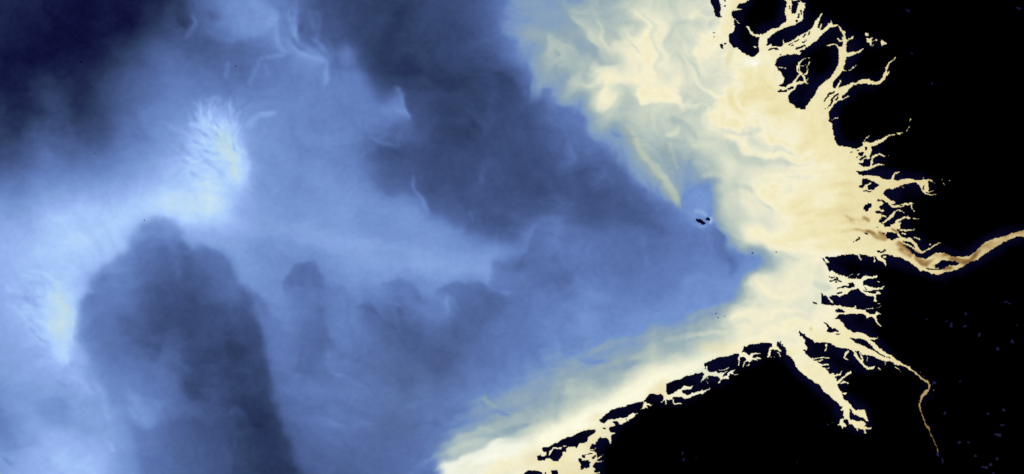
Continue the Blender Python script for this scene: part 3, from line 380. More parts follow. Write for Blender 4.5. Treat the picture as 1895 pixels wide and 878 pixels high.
# pale bank plumes with their combed filaments
pset(b, '352,250 372,225 392,200 408,205 425,222 440,245 444,270 452,305 458,335 450,345 430,340 395,325 360,305 340,285', 9.3, 9, .62)
pset(b, '385,312 430,318 458,330 466,348 440,350 400,336', 9.3, 6, .7)
pset(b, '392,240 405,225 424,238 436,255 442,285 450,320 445,335 430,318 415,290 398,275', 9.8, 8, .8)
for k, t in enumerate(('350,212 357,230 366,245 374,258', '362,205 372,222 380,238 392,255', '368,210 376,228 386,248', '382,200 394,222 405,240 412,252', '395,188 400,205 412,225 420,248', '408,190 410,215 418,240', '416,182 420,205 428,230 435,260', '425,190 434,215 438,245', '446,195 442,225 440,258',
                       '450,240 462,230 478,218 495,214 514,212', '300,226 325,242 350,254 375,268 400,280', '305,265 335,285 365,308 395,330 430,348', '335,335 370,350 400,360 450,365', '300,318 330,320 365,328', '345,252 370,262 395,275', '320,290 350,300 385,318 420,335', '375,185 390,180 400,176 404,190', '368,215 380,200 390,185',
                       '312,300 345,312 380,330', '290,340 330,345 370,352', '430,345 455,350 470,356', '360,228 380,232 395,228', '420,222 432,240 438,265 436,300', '405,262 420,280 432,300', '445,262 452,290 456,325')):
    sset(b, t, 4.5 if k % 3 else 6, 9.3 if k < 9 or k > 20 else 8.7, .3, 2.2)
for t in ('352,258 375,272 395,285', '362,215 370,238', '402,245 410,252', '380,300 400,315 420,325', '350,320 390,340', '340,302 355,306', '430,262 434,280', '372,246 388,252'): sadd(b, t, 4, -.7, 2.2)
fr_ = np.random.RandomState(5)
for k in range(110):                                 # combed filaments fanning out of the bank
    if k < 64:
        a0 = math.radians(fr_.uniform(212, 280)); L0 = fr_.uniform(18, 72); o = (fr_.uniform(385, 442), fr_.uniform(225, 290))
    else:
        a0 = math.radians(fr_.uniform(186, 214)); L0 = fr_.uniform(35, 110); o = (fr_.uniform(390, 458), fr_.uniform(270, 345))
    bend = fr_.uniform(-.8, .8); q = []
    for u in (0, .33, .66, 1):
        q.append('%.1f,%.1f' % (o[0] + math.cos(a0 + bend * u) * L0 * u, o[1] + math.sin(a0 + bend * u) * L0 * u))
    if k % 4 == 3: sadd(b, ' '.join(q), 2.5, -fr_.uniform(.2, .6), 1.5)
    else: sset(b, ' '.join(q), fr_.uniform(1, 2.8), fr_.uniform(8.6, 10), fr_.uniform(.28, .55), 1.3)
for k in range(46):                                  # and ragged streaks trailing off the western bank
    o = (fr_.uniform(85, 138), fr_.uniform(530, 660)); a0 = math.radians(fr_.uniform(165, 250)); L0 = fr_.uniform(25, 80); bend = fr_.uniform(-.5, .5)
    q = ' '.join('%.1f,%.1f' % (o[0] + math.cos(a0 + bend * u) * L0 * u, o[1] + math.sin(a0 + bend * u) * L0 * u) for u in (0, .4, .7, 1))
    if k % 3 == 2: sadd(b, q, 4, -fr_.uniform(.2, .5), 2)
    else: sset(b, q, fr_.uniform(2, 4), fr_.uniform(8.6, 9.6), fr_.uniform(.18, .36), 1.8)
pset(b, '92,520 106,518 113,545 130,556 138,575 139,600 138,640 134,665 118,672 96,645 90,600', 9.3, 5, .8)
pset(b, '94,545 108,540 120,560 134,575 137,610 134,650 112,640 98,600', 9.7, 9, .8)
for t in ('104,515 106,540 112,570', '88,548 100,570 112,600', '70,575 95,585 115,600', '112,520 120,545 134,562', '78,520 90,545 100,580', '120,600 125,640 128,680', '60,595 85,600 105,620', '130,560 137,590 138,640'): sset(b, t, 5, 9.4, .6, 1.6)

# --- turbid water
s = rbf(rows(S_ROWS), 10)
for t, v, r, a in (('1262,372 1270,350 1283,345 1318,342 1333,358 1327,372 1317,384 1320,405 1330,432 1350,462 1372,468 1395,476 1418,486 1400,497 1385,515 1362,538 1330,562 1290,585 1240,600 1150,600 1150,420', -.5, 7, .9),
                   ('1272,300 1280,300 1283,330 1290,350 1262,350', .25, 3, .8), ('1373,420 1380,415 1400,419 1420,430 1460,432 1510,440 1500,466 1450,466 1410,458 1382,447', 6.0, 3, .85), ('1337,395 1375,398 1420,402 1430,428 1380,415 1372,440 1355,462 1342,445 1325,415', 3.5, 7, .6),
                   ('1392,512 1425,506 1455,492 1490,486 1540,492 1545,600 1450,640 1390,615 1375,597 1348,590 1362,572 1380,560 1378,540', 5.2, 9, .75), ('1320,345 1345,340 1370,390 1335,392', 3.9, 4, .6),
                   ('1007,92 1012,82 1032,79 1052,86 1065,100 1072,120 1068,132 1050,130 1030,128 1018,112', 2.7, 7, .45), ('1062,72 1085,65 1095,95 1082,120 1072,100', 1.7, 6, .7), ('1118,70 1135,75 1160,105 1190,125 1185,135 1150,125 1135,105', 5.4, 7, .7),
                   ('1110,150 1140,155 1165,178 1150,195 1118,192', 5.0, 7, .6), ('1152,140 1165,150 1185,178 1170,190 1155,180', 3.4, 6, .7), ('1175,130 1205,110 1215,170 1250,190 1262,200 1240,205 1190,165', 6.0, 7, .7), ('1260,155 1275,165 1290,200 1270,205 1258,185', 3.6, 6, .7),
                   ('1230,66 1240,48 1252,42 1250,56 1236,74 1230,84', 3.7, 5, .7), ('1232,35 1275,20 1300,25 1270,40 1235,50', 4.9, 6, .6), ('1280,25 1315,20 1300,60 1285,90 1250,110 1250,70', 4.1, 10, .6), ('1305,40 1330,35 1340,60 1330,100 1300,105 1295,70', 5.5, 8, .7),
                   ('1280,105 1295,115 1305,130 1295,135', 3.3, 4, .7), ('1215,190 1260,200 1300,195 1330,215 1300,240 1250,235 1210,225', 3.0, 10, .6), ('1190,40 1215,10 1225,60 1215,100 1200,80', 5.2, 8, .6), ('1160,40 1175,50 1180,90 1165,75', 2.9, 6, .6),
                   ('1380,160 1400,155 1425,170 1430,190 1400,205 1380,190', 7.3, 10, .4), ('1410,205 1445,200 1455,212 1430,218', 7.4, 6, .6), ('1480,275 1510,265 1530,280 1500,290', 7.4, 8, .6), ('1460,385 1500,378 1530,390 1490,400', 7.3, 8, .6)):
    pset(s, t, v, r, a)
for t, w, v, a in (('1148,226 1170,252 1190,280 1200,300', 8, 3.6, .45), ('1195,290 1212,318 1230,345 1250,370 1259,386', 9, 3.4, .5), ('1228,262 1238,285 1246,305 1252,318', 5, 3.6, .4), ('1215,252 1240,254 1258,248', 5, 4.0, .7), ('1030,93 1031,103 1027,112', 4, 1.6, .5),
                   ('1310,205 1335,225 1380,235 1420,232', 8, 4.2, .6), ('1300,180 1330,215 1370,228 1430,225', 9, 5.9, .5), ('1330,190 1370,260 1420,285 1470,290 1520,280', 9, 6.0, .55), ('1350,240 1400,285 1450,296 1510,290', 7, 4.7, .55), ('1360,220 1420,250 1470,265 1500,262', 6, 6.2, .5),
                   ('1380,300 1430,305 1480,300 1520,290', 7, 4.8, .5), ('1290,240 1330,260 1380,290 1430,310', 12, 3.8, .5), ('1450,325 1480,330 1530,325', 6, 5.0, .4), ('1408,375 1420,380 1430,395', 6, 4.2, .6), ('1400,340 1440,355 1480,350', 7, 5.2, .5),
                   ('1380,60 1372,100 1385,150', 8, 6.7, .4), ('1345,85 1350,105', 7, 7.3, .5), ('1465,470 1440,468 1490,478', 5, 4.0, .5), ('1500,520 1520,525 1540,532', 9, 4.4, .6), ('1520,480 1540,470 1560,476', 6, 5.4, .5),
                   ('1500,400 1540,395 1580,400', 8, 7.6, .6), 
                   ('1545,380 1570,385 1600,382', 7, 7.5, .5), ('1480,430 1540,425 1580,432', 10, 7.4, .4), ('1520,452 1570,445 1610,452', 7, 7.3, .4), ('1525,350 1560,345 1590,350', 7, 7.4, .4), ('1540,310 1570,318 1590,312', 7, 7.4, .4),
                   ('1656,448 1670,458 1685,468', 5, 8.8, .6), ('1660,460 1672,468 1690,478', 4, 8.6, .6), ('1260,150 1280,190 1300,215', 8, 4.9, .5), ('1400,100 1385,110 1372,120', 9, 5.7, .7), ('1330,100 1360,105 1375,120', 8, 5.9, .5), ('1440,600 1470,598 1500,605', 7, 6.9, .4), ('1497,608 1503,612', 4, 8.8, .5),
                   ('1385,600 1420,595 1470,600', 5, 5.0, .4), ('1330,600 1370,597 1400,590', 7, 3.9, .5), ('1290,620 1330,612 1370,610', 6, 4.6, .5), ('1220,640 1260,628 1310,615', 7, 2.9, .5), ('1080,650 1130,636 1180,628', 8, 1.9, .5), ('1060,660 1100,665 1130,668', 7, .4, .6), ('1100,690 1140,680 1190,672', 9, 1.4, .5), ('1010,710 1060,690 1110,672', 9, 1.5, .5),
                   ('890,735 905,742 925,752', 6, 1.9, .7), ('900,775 940,768 970,772', 9, 2.4, .5), ('1020,720 1060,712 1100,715', 7, 2.2, .4), ('880,790 910,786 940,790', 6, 2.1, .5), ('905,755 925,765 945,770', 5, .7, .6), ('920,800 950,795 985,790', 6, 1.7, .6), ('1240,620 1280,606 1320,590', 7, 2.3, .5), ('1260,600 1300,580 1335,560', 8, 1.7, .4),
                   ('1600,545 1620,540', 4, 6.2, .5), ('1300,330 1330,320 1370,330', 9, 3.9, .4), ('1340,350 1370,345 1400,360', 9, 3.7, .5), ('1280,260 1310,280 1340,290', 9, 3.7, .4), ('1230,230 1270,245 1310,250', 9, 2.2, .4)):
    sset(s, t, w, v, min(1, a * 1.35), 2.2 if w <= 9 else 4)
s = s + np.maximum(s_hint, 0) * (s < .3)
for t, to, d, r, *e_ in (('1008,104 1010,88 1020,81 1035,80 1050,86 1064,100 1072,120', (1045, 112), 0.7, 26), ('1036,32 1055,45 1075,55 1090,75 1108,98', (1105, 50), 1.0, 30), ('1116,206 1124,196 1135,188 1150,185 1165,190', (1130, 165), 1.1, 28), ('1172,148 1195,172 1215,190 1255,201 1270,198', (1222, 165), 1.4, 32),
                    ('1258,145 1257,170 1262,200', (1285, 180), -.8, 25, 6), ('1120,60 1145,85 1170,112 1192,124', (1170, 80), .9, 25), ('1178,20 1185,50 1190,80 1205,110', (1210, 60), 1.0, 25), ('1296,40 1288,70 1290,100 1310,120', (1330, 80), 1.0, 40), ('1238,85 1230,70 1238,52 1252,42', (1250, 70), -.5, 18),
                    ('1075,130 1090,150 1115,155 1125,175', (1140, 140), .8, 30), ('1320,205 1360,240 1410,262 1460,272', (1400, 230), .9, 25), ('1300,215 1345,260 1400,290 1460,298 1520,288', (1430, 270), .8, 16), ('1395,345 1410,372 1435,392 1450,410', (1470, 370), 1.0, 40), ('1330,170 1345,195 1380,215', (1370, 180), .8, 30),
                    ('1270,110 1290,118 1305,138', (1300, 105), .9, 14), ('1365,175 1385,165 1410,172 1425,195', (1400, 190), .35, 18), ('1420,445 1450,452 1500,455', (1450, 430), .4, 18), ('1230,270 1250,300 1256,320', (1235, 310), -.6, 15), ('1350,585 1380,575 1400,555', (1420, 590), .8, 30), ('1385,520 1400,512 1430,508', (1430, 530), .6, 25)):
    front(s, t, to, d, r, *e_)
for t, w, v, a in (('1285,205 1310,228 1345,243 1390,248 1430,246', 6, 3.9, .6), ('1325,225 1350,255 1395,282 1450,292 1510,284 1545,270', 6, 6.6, .6), ('1320,240 1345,268 1390,294 1445,303 1500,298', 5, 4.2, .6), ('1355,245 1400,272 1450,282 1500,275', 4, 4.6, .55), ('1395,240 1440,258 1490,262 1520,252', 5, 7.3, .5), ('1240,205 1290,203 1330,222 1370,240', 5, 4.8, .5),
                   ('1300,150 1320,190 1360,222 1410,238', 7, 6.7, .55), ('1275,120 1300,160 1320,195', 6, 5.8, .5), ('1330,120 1350,150 1365,190 1400,215', 5, 4.6, .45), ('1345,140 1375,170 1385,200', 5, 6.9, .5), ('1385,170 1400,160 1418,168 1424,186 1408,200', 5, 7.8, .5), ('1210,30 1222,70 1228,110 1235,150', 7, 5.9, .5), ('1195,20 1200,60 1215,110 1220,150', 6, 3.8, .5), ('1240,95 1262,120 1275,160', 6, 3.5, .5),
                   ('1260,40 1285,28 1315,30', 5, 5.3, .6), ('1240,60 1262,45 1290,48', 5, 3.4, .5), ('1100,20 1115,60 1150,100 1180,130', 8, 4.9, .5), ('1130,40 1150,80 1180,110', 7, 3.0, .5), ('1070,60 1090,95 1110,130', 8, 1.9, .5), ('1430,270 1470,280 1520,278', 4, 5.2, .5), ('1440,330 1490,338 1540,330', 5, 6.2, .5), ('1400,310 1450,318 1510,310 1560,312', 5, 5.1, .5), ('1490,300 1530,290 1565,280', 5, 7.3, .5),
                   ('1470,395 1510,388 1560,390 1595,392', 4, 7.9, .5), ('1480,410 1530,406 1580,410', 4, 7.6, .45), ('1440,440 1500,436 1560,440', 4, 6.9, .5), ('1500,455 1550,458 1600,456', 4, 7.6, .4), ('1545,345 1575,340 1600,345', 3, 7.9, .5), ('1530,365 1565,362 1590,366', 3, 7.7, .5), ('1400,520 1430,540 1470,545', 6, 6.5, .4), ('1380,570 1420,555 1470,560', 6, 5.0, .4), ('1420,580 1460,575 1500,585', 5, 6.9, .4)):
    sset(s, t, w, v, a, 2.2)
# river mud streaks
for t, w, v, a in (('1560,398 1575,405 1592,410 1606,412', 4, 8.3, .6), ('1598,404 1606,407 1612,412', 5, 9.1, .6), ('1570,408 1580,412 1575,414', 4, 8.6, .5), ('1540,415 1565,412 1590,418 1612,420', 4, 8.0, .5), ('1575,426 1590,428 1602,431 1620,428', 4, 8.8, .6), ('1602,428 1612,432 1622,434', 4, 9.2, .65), ('1548,430 1570,428 1585,427', 3, 8.4, .5),
                   ('1612,434 1622,438 1636,440 1642,443', 7, 9.0, .55), ('1618,440 1630,444 1642,446', 5, 8.8, .5), ('1625,430 1633,433 1640,437', 4, 9.3, .6), ('1650,423 1657,427 1664,432', 3, 9.3, .6), ('1660,446 1670,452 1684,464 1692,474', 4, 9.1, .7), ('1665,460 1672,464', 3, 9, .6), ('1680,470 1688,474', 3, 9, .5),
                   ('1691,474 1702,482 1714,487 1728,487', 8, 9.4, .65), ('1700,478 1708,474 1716,478', 3, 8.6, .5), ('1716,484 1730,481 1742,474 1752,469 1762,468', 4, 9.3, .6), ('1698,482 1708,490 1722,491 1734,490', 5, 9.4, .6), ('1744,473 1760,471 1778,478 1798,481', 5, 9.5, .65), ('1752,478 1770,483 1788,486', 5, 9.6, .7), ('1758,474 1775,482', 4, 9.4, .6),
                   ('1727,484 1736,478 1744,474', 4, 7.9, .8), ('1718,495 1726,488 1736,482', 5, 7.8, .7), ('1742,499 1752,496 1764,495', 4, 9.6, .75), ('1760,500 1775,494 1790,487', 3, 8.4, .6), ('1778,489 1790,484 1802,476 1812,466', 5, 9.5, .75), ('1800,475 1810,468 1816,460', 4, 9.4, .6), ('1788,489 1796,484 1801,481', 3, 9.0, .6), ('1816,458 1828,452 1840,446', 4, 8.9, .5), ('1824,460 1840,453 1856,446', 3, 8.9, .35),
                   ('1850,439 1868,433 1895,428 1980,423', 6, 9.0, .55), ('1712,468 1730,471 1748,474', 3, 8.6, .7), ('1716,503 1735,507 1755,504', 4, 8.0, .5), ('1690,462 1706,472 1720,474', 3, 9.2, .6), ('1760,470 1780,477 1798,479', 2, 7.9, .7)):
    sset(s, t, w, v, a * (1.4 if float(t.split(',')[0]) < 1688 else 1), 1.3)
# --- stir everything: swirling displacement, then streaks drawn out along the flow
wx = 6 * fbm(MX / 95, MY / 80, 11, 2) + 3 * fbm(MX / 40, MY / 34, 21, 2); wy = 6 * fbm(MX / 110, MY / 70, 31, 2) + 2.6 * fbm(MX / 44, MY / 32, 41, 2)
GXi = (MX - CX0) / STEP; GYi = (MY - CY0) / STEP
fade = np.clip(1.15 - (MX - 1430) / 200, .2, 1)
calm = 1 - .6 * np.exp(-(((MX - 405) / 75) ** 2 + ((MY - 265) / 95) ** 2))
b = bil(b, GXi + wx * .6 * calm / STEP, GYi + wy * .6 * calm / STEP)
sx = wx + 9 * fbm(MX / 62, MY / 70, 151, 3); sy = wy + 9 * fbm(MX / 66, MY / 60, 161, 3)
def curl(scale, seed, n=3):
    P = fbm(MX / scale, MY / scale, seed, n); gy, gx = np.gradient(P, STEP); return gy * scale, -gx * scale
# carry the plume along slow eddies so that its edges roll up
u0, v0 = curl(72, 401, 2); tx, ty = GXi + sx * .45 * fade / STEP, GYi + sy * .45 * fade / STEP
eddy = fade * (.3 + .7 * np.clip((330 - MY) / 130, 0, 1))
for _ in range(8):
    tx, ty = tx + bil(u0, tx, ty) * .8 * eddy / STEP, ty + bil(v0, tx, ty) * .8 * eddy / STEP
s = bil(s, tx, ty)
u1, v1 = curl(95, 431, 2); tx, ty = GXi, GYi
for _ in range(4):
    tx, ty = tx + bil(u1, tx, ty) * .5 * calm / STEP, ty + bil(v1, tx, ty) * .5 * calm / STEP
b = bil(b, tx, ty)
# streak lines: random grain smeared along the eddying drift
gr = np.random.RandomState(9).randn(ch, cw); grain = blur(gr, 1) * 3 + blur(gr, 3) * 8 + blur(gr, 6) * 9
def smear(u, v, n, h):
    m = np.hypot(u, v) + 1e-6; u, v = u / m, v / m; acc = grain.copy()
    for sg in (1, -1):
        x, y = GXi, GYi
        for _ in range(n):
            x, y = x + sg * h * bil(u, x, y), y + sg * h * bil(v, x, y); acc = acc + bil(grain, x, y)
    return acc / acc.std()
ud, vd = curl(120, 461, 2)
lic_s = smear(ud + .55 - .5 * np.clip((300 - MY) / 200, 0, 1), vd + .35 + .5 * np.clip((300 - MY) / 200, 0, 1) - .75 * np.clip((MY - 450) / 100, 0, 1), 22, 1.7)
lic_b = smear(ud + .75, vd + .5 - .7 * np.clip((MY - 560) / 150, 0, 1) * np.clip((MX - 560) / 80, 0, 1) - .8 * np.clip((300 - MX) / 200, 0, 1), 24, 1.9)
fx = MX + 48 * fbm(MX / 120, MY / 100, 51, 3); fy = MY + 48 * fbm(MX / 130, MY / 95, 61, 3)
mid = fbm(fx / 80, fy / 58, 81, 3)
b += .2 * mid + .1 * lic_b + .08 * fbm(MX / 34, MY / 26, 211, 4) + .06 * fbm(MX / 9, MY / 7, 86, 2)
land_calm = np.clip(1.25 - (MX - 1400) / 230, .3, 1)
bay = np.clip((MY - 480) / 80, 0, 1) * np.clip((1420 - MX) / 60, 0, 1)
dirn = fbm((MX * .94 - MY * .34) / 120, (MX * .34 + MY * .94) / 17, 241, 5)
s += bay * np.clip(s + .9, 0, 1) * .5 * dirn
s += np.clip(s + .5, 0, 1) * (.3 * lic_s * (1 - .4 * bay) + .25 * (1 - .6 * bay) * fbm(fx / 70, fy / 60, 101, 3) + .05 * fbm(MX / 26, MY / 22, 221, 3)) * land_calm
# --- colour of the water itself (display values), from the two indices
def ramp(R, v):
    v = np.clip(v, 0, 9.999); i = v.astype(int); u = (v - i)[..., None]
    return R[i] * (1 - u) + R[i + 1] * u
al = np.clip(s / 1.5 + .28, 0, 1); al = (al * al * (3 - 2 * al))[..., None]
col = ramp(BR, b) * (1 - al) + ramp(SR, s) * al
def cset(t, rgb, r, a=1.0):
    m = (blur(pmask(pts(t)).astype(float), r / STEP) * a)[..., None]; col[...] = col + (np.array(rgb, float) - col) * m
def csk(t, w, rgb, a=1.0, soft=2):
    sl, m = smask(pts(t), w, soft); m = (m * a)[..., None]; col[sl] = col[sl] + (np.array(rgb, float) - col[sl]) * m
cset('394,248 408,238 424,250 432,275 438,305 434,318 424,300 408,288 398,270', (188, 218, 222), 7, .45); cset('98,535 108,530 118,555 134,572 136,600 130,640 112,640 100,600', (190, 218, 228), 9, .5)
for q, w in (('398,252 404,268 412,284', 4), ('405,244 411,258 416,272', 3), ('419,240 422,256 427,278', 4), ('424,280 430,294 434,312 435,330', 4), ('432,300 436,320 436,338', 4), ('410,262 420,276 428,286', 3), ('100,530 104,524 106,540', 4), ('104,540 110,556 116,566', 4), ('118,562 130,574 136,584', 3), ('137,590 138,604', 3), ('96,590 98,610 104,630', 3), ('112,590 114,620', 5)): csk(q, w + 1, (206, 226, 206), .24, 2.6)
cset('640,660 760,650 880,660 900,720 840,800 740,820 640,800', (100, 124, 168), 50, .35)
for q, w in (('1150,230 1172,256 1192,284 1203,304', 10), ('1197,292 1214,320 1232,348 1250,372 1258,384', 12), ('1228,262 1238,285 1247,308', 7)): csk(q, w, (180, 188, 156), .25, 6)
cset('968,822 992,806 1014,790 1047,772 1092,751 1132,731 1167,712 1202,694 1242,677 1282,664 1312,655 1332,648 1320,664 1290,690 1235,708 1190,738 1100,780 1045,806 1000,834', (252, 250, 222), 8, .92)
cset('1000,812 1050,786 1110,758 1150,737 1190,720 1215,706 1200,724 1110,774 1050,800 1010,824', (254, 253, 230), 7, .9)
cset('815,826 829,813 848,806 878,802 885,792 896,791 912,797 935,806 985,802 985,818 920,816 870,830 830,852 812,850', (164, 185, 188), 7, .75)
cset('830,838 850,828 854,819 878,815 896,816 905,811 915,815 912,826 880,836 848,846 828,853', (190, 203, 196), 5, .75)
cset('812,858 826,855 848,854 856,847 872,844 892,838 905,828 913,820 925,817 975,814 984,824 992,838 975,846 955,852 935,862 905,882 870,910 830,900 820,878', (247, 248, 230), 3, .95)
cset('845,862 880,855 905,850 900,868 870,885 840,885', (228, 231, 212), 7, .7)
for q, w, c in (('806,872 822,862 846,856 860,848 880,842 902,832 914,820 930,814 980,812', 7, (250, 251, 236)), ('818,842 840,830 856,822 882,817 904,813', 8, (198, 208, 200)), ('820,824 850,812 882,801 890,793 905,795 925,803', 7, (180, 196, 194)), ('870,862 900,850 940,842', 6, (254, 253, 240)), ('850,874 890,862 930,858 960,862', 6, (238, 238, 214))): csk(q, w, c, .6, 3)
cset('905,862 930,850 960,848 980,856 950,868 900,890 880,900', (247, 238, 200), 4, .8)
cset('962,840 985,832 998,830 1005,842 998,862 975,858', (232, 219, 172), 6, .6)
cset('1195,728 1220,710 1232,700 1236,718 1228,738 1205,736', (230, 216, 164), 4, .6); cset('1290,640 1330,636 1372,640 1365,650 1310,655', (236, 225, 176), 5, .5); cset('1085,780 1110,762 1122,765 1108,782', (232, 220, 176), 4, .6)
cset('1000,880 1040,862 1075,850 1090,840 1070,815 1110,790 1150,775 1140,830 1100,900', (228, 216, 176), 5, .5)
csk('1380,112 1392,116 1402,110', 9, (248, 246, 230), .8); csk('1392,120 1398,115', 6, (252, 251, 240), .8); csk('1318,58 1314,64', 8, (246, 244, 224), .7); csk('1262,193 1268,196', 7, (245, 243, 222), .7); csk('1555,468 1540,474 1512,482', 6, (246, 242, 222), .5); csk('1500,544 1504,550', 7, (248, 244, 226), .6); csk('1360,60 1346,130', 8, (222, 206, 150), .35)
csk('1282,387 1296,392 1310,400', 4, (146, 176, 220), .75, 1.5); csk('1316,401 1317,407 1313,413', 5, (164, 192, 244), .85, 1.5); csk('1286,414 1298,418 1308,418', 3, (136, 166, 222), .5)
ux = 2.6 * fbm(MX / 26, MY / 22, 181, 3); uy = 2.4 * fbm(MX / 28, MY / 20, 191, 3)
col = np.stack([bil(col[..., k], GXi + ux * fade / STEP, GYi + uy * fade / STEP) for k in range(3)], -1)
col = col + (2.0 * fbm(MX / 7, MY / 6, 131, 2))[..., None]
out = np.clip(np.maximum(np.maximum(-MX, -MY), MY - 878) / 110, 0, 1) ** 2       # beyond the surveyed frame the sea evens out
out = (out * (MX < 1450))[..., None]; col = col * (1 - out) + np.array((66, 86, 136.)) * out
col = np.clip(col, 3, 255)
# ------------------------------------------------------------------ scene
KM = 0.27                                            # one survey cell in km
PW, PH = 1895, 878
def wx_(x): return (np.asarray(x, float) - PW / 2) * KM
def wy_(y): return (PH / 2 - np.asarray(y, float)) * KM
scene = bpy.context.scene
COL = scene.collection
def link(o): COL.objects.link(o); return o
def lin(c):
    c = np.asarray(c, float) / 255.0
    return np.where(c <= .04045, c / 12.92, ((c + .055) / 1.055) ** 2.4)

# ---- materials
def nodes(name):
    m = bpy.data.materials.new(name); m.use_nodes = True
    nt = m.node_tree; return m, nt, nt.nodes['Principled BSDF']
def water_material():
    m, nt, p = nodes('turbid_water')
    at = nt.nodes.new('ShaderNodeAttribute'); at.attribute_name = 'sediment'
    tc = nt.nodes.new('ShaderNodeTexCoord')
    n1 = nt.nodes.new('ShaderNodeTexNoise'); n1.inputs['Scale'].default_value = .9; n1.inputs['Detail'].default_value = 5
    n2 = nt.nodes.new('ShaderNodeTexNoise'); n2.inputs['Scale'].default_value = .11; n2.inputs['Detail'].default_value = 6; n2.inputs['Distortion'].default_value = 1.6
    ad = nt.nodes.new('ShaderNodeMath'); ad.operation = 'ADD'
    mr = nt.nodes.new('ShaderNodeMapRange'); mr.inputs['From Min'].default_value = .6; mr.inputs['From Max'].default_value = 1.4
    mr.inputs['To Min'].default_value = .975; mr.inputs['To Max'].default_value = 1.025
    mx = nt.nodes.new('ShaderNodeVectorMath'); mx.operation = 'MULTIPLY'
    for n in (n1, n2): nt.links.new(tc.outputs['Object'], n.inputs['Vector'])
    nt.links.new(n1.outputs['Fac'], ad.inputs[0]); nt.links.new(n2.outputs['Fac'], ad.inputs[1]); nt.links.new(ad.outputs[0], mr.inputs['Value'])
    nt.links.new(at.outputs['Color'], mx.inputs[0]); nt.links.new(mr.outputs[0], mx.inputs[1])
    nt.links.new(mx.outputs[0], p.inputs['Base Color'])
    p.inputs['Roughness'].default_value = .45; p.inputs['Specular IOR Level'].default_value = .02
    return m
def land_material(name, navy):
    m, nt, p = nodes(name)
    tc = nt.nodes.new('ShaderNodeTexCoord')
    n1 = nt.nodes.new('ShaderNodeTexNoise'); n1.inputs['Scale'].default_value = .055; n1.inputs['Detail'].default_value = 7; n1.inputs['Roughness'].default_value = .62
    at = nt.nodes.new('ShaderNodeAttribute'); at.attribute_name = 'marsh'
    mu = nt.nodes.new('ShaderNodeMath'); mu.operation = 'MULTIPLY'
    cr = nt.nodes.new('ShaderNodeValToRGB')
    e = cr.color_ramp.elements; e[0].position = .30; e[0].color = (0, 0, 0, 1); e[1].position = .75; e[1].color = navy
    nt.links.new(tc.outputs['Object'], n1.inputs['Vector']); nt.links.new(n1.outputs['Fac'], mu.inputs[0]); nt.links.new(at.outputs['Fac'], mu.inputs[1])
    nt.links.new(mu.outputs[0], cr.inputs['Fac']); nt.links.new(cr.outputs['Color'], p.inputs['Base Color'])
    p.inputs['Roughness'].default_value = 1; p.inputs['Specular IOR Level'].default_value = 0
    return m
M_WATER = water_material(); M_LAND = land_material('dark_land', (.0018, .0018, .013, 1))
def lake_material():
    m, nt, p = nodes('lake_water')
    tc = nt.nodes.new('ShaderNodeTexCoord'); n = nt.nodes.new('ShaderNodeTexNoise'); n.inputs['Scale'].default_value = 1.4
    cr = nt.nodes.new('ShaderNodeValToRGB'); e = cr.color_ramp.elements
    e[0].position = .3; e[0].color = (.001, .001, .01, 1); e[1].position = .75; e[1].color = (.005, .004, .04, 1)
    nt.links.new(tc.outputs['Object'], n.inputs['Vector']); nt.links.new(n.outputs['Fac'], cr.inputs['Fac']); nt.links.new(cr.outputs['Color'], p.inputs['Base Color'])
    p.inputs['Roughness'].default_value = .5; p.inputs['Specular IOR Level'].default_value = .05
    return m
M_LAKE = lake_material()

# ---- meshes
def quad_mesh(name, V, F, mat):
    me = bpy.data.meshes.new(name); V = np.asarray(V, np.float32); F = np.asarray(F, np.int32)
    me.vertices.add(len(V)); me.vertices.foreach_set('co', V.ravel())
    me.loops.add(F.size); me.loops.foreach_set('vertex_index', F.ravel())
    me.polygons.add(len(F)); me.polygons.foreach_set('loop_start', np.arange(0, F.size, F.shape[1], dtype=np.int32))
    me.update(calc_edges=True); me.materials.append(mat)
    return me
# water: colour attribute = reflectance of the suspended load
RESP = np.array([1.255, 1.277, 1.338])                          # display-linear brightness of a white surface under this sun and sky
alb = np.clip(lin(col) / RESP, 0, .9)
far = 2600.0
xs_ = wx_(CX0 + np.arange(cw) * STEP); ys_ = wy_(CY0 + np.arange(ch) * STEP)
xs_[0] -= far; xs_[-1] += far; ys_[0] += far; ys_[-1] -= far
VX, VY = np.meshgrid(xs_, ys_)
fi, fj = np.meshgrid(np.arange(cw - 1), np.arange(ch - 1))
inland = ((CX0 + fi * STEP > 1690) & (CY0 + fj * STEP > 395) & (CY0 + fj * STEP < 540)) | ((CX0 + fi * STEP > 1655) & (CY0 + fj * STEP > 655))
def water_sheet(name, sel):
    base = (fj * cw + fi)[sel]
    F = np.stack([base, base + cw, base + cw + 1, base + 1], -1)
    used, inv = np.unique(F.ravel(), return_inverse=True)
    V = np.stack([VX.ravel()[used], VY.ravel()[used], np.zeros(len(used))], -1)
    me = quad_mesh(name, V, inv.reshape(F.shape), M_WATER)
    a = me.color_attributes.new('sediment', 'FLOAT_COLOR', 'POINT')
    C = np.ones((len(used), 4), np.float32); C[:, :3] = alb.reshape(-1, 3)[used]
    a.data.foreach_set('color', C.ravel())
    o = link(bpy.data.objects.new(name, me)); o['kind'] = 'structure'
    return o
sea = water_sheet('sea', ~inland); sea['label'] = 'blue sea with pale banks, dark clear patches and cream sediment plumes'
low, up = inland & (CY0 + fj * STEP < 600), inland & (CY0 + fj * STEP >= 600)
r1 = water_sheet('river', low); r1['label'] = 'broad brown muddy river running in from the edge of the dark land'
r2 = water_sheet('river', up); r2['label'] = 'hair-thin brown river winding down through the dark land'

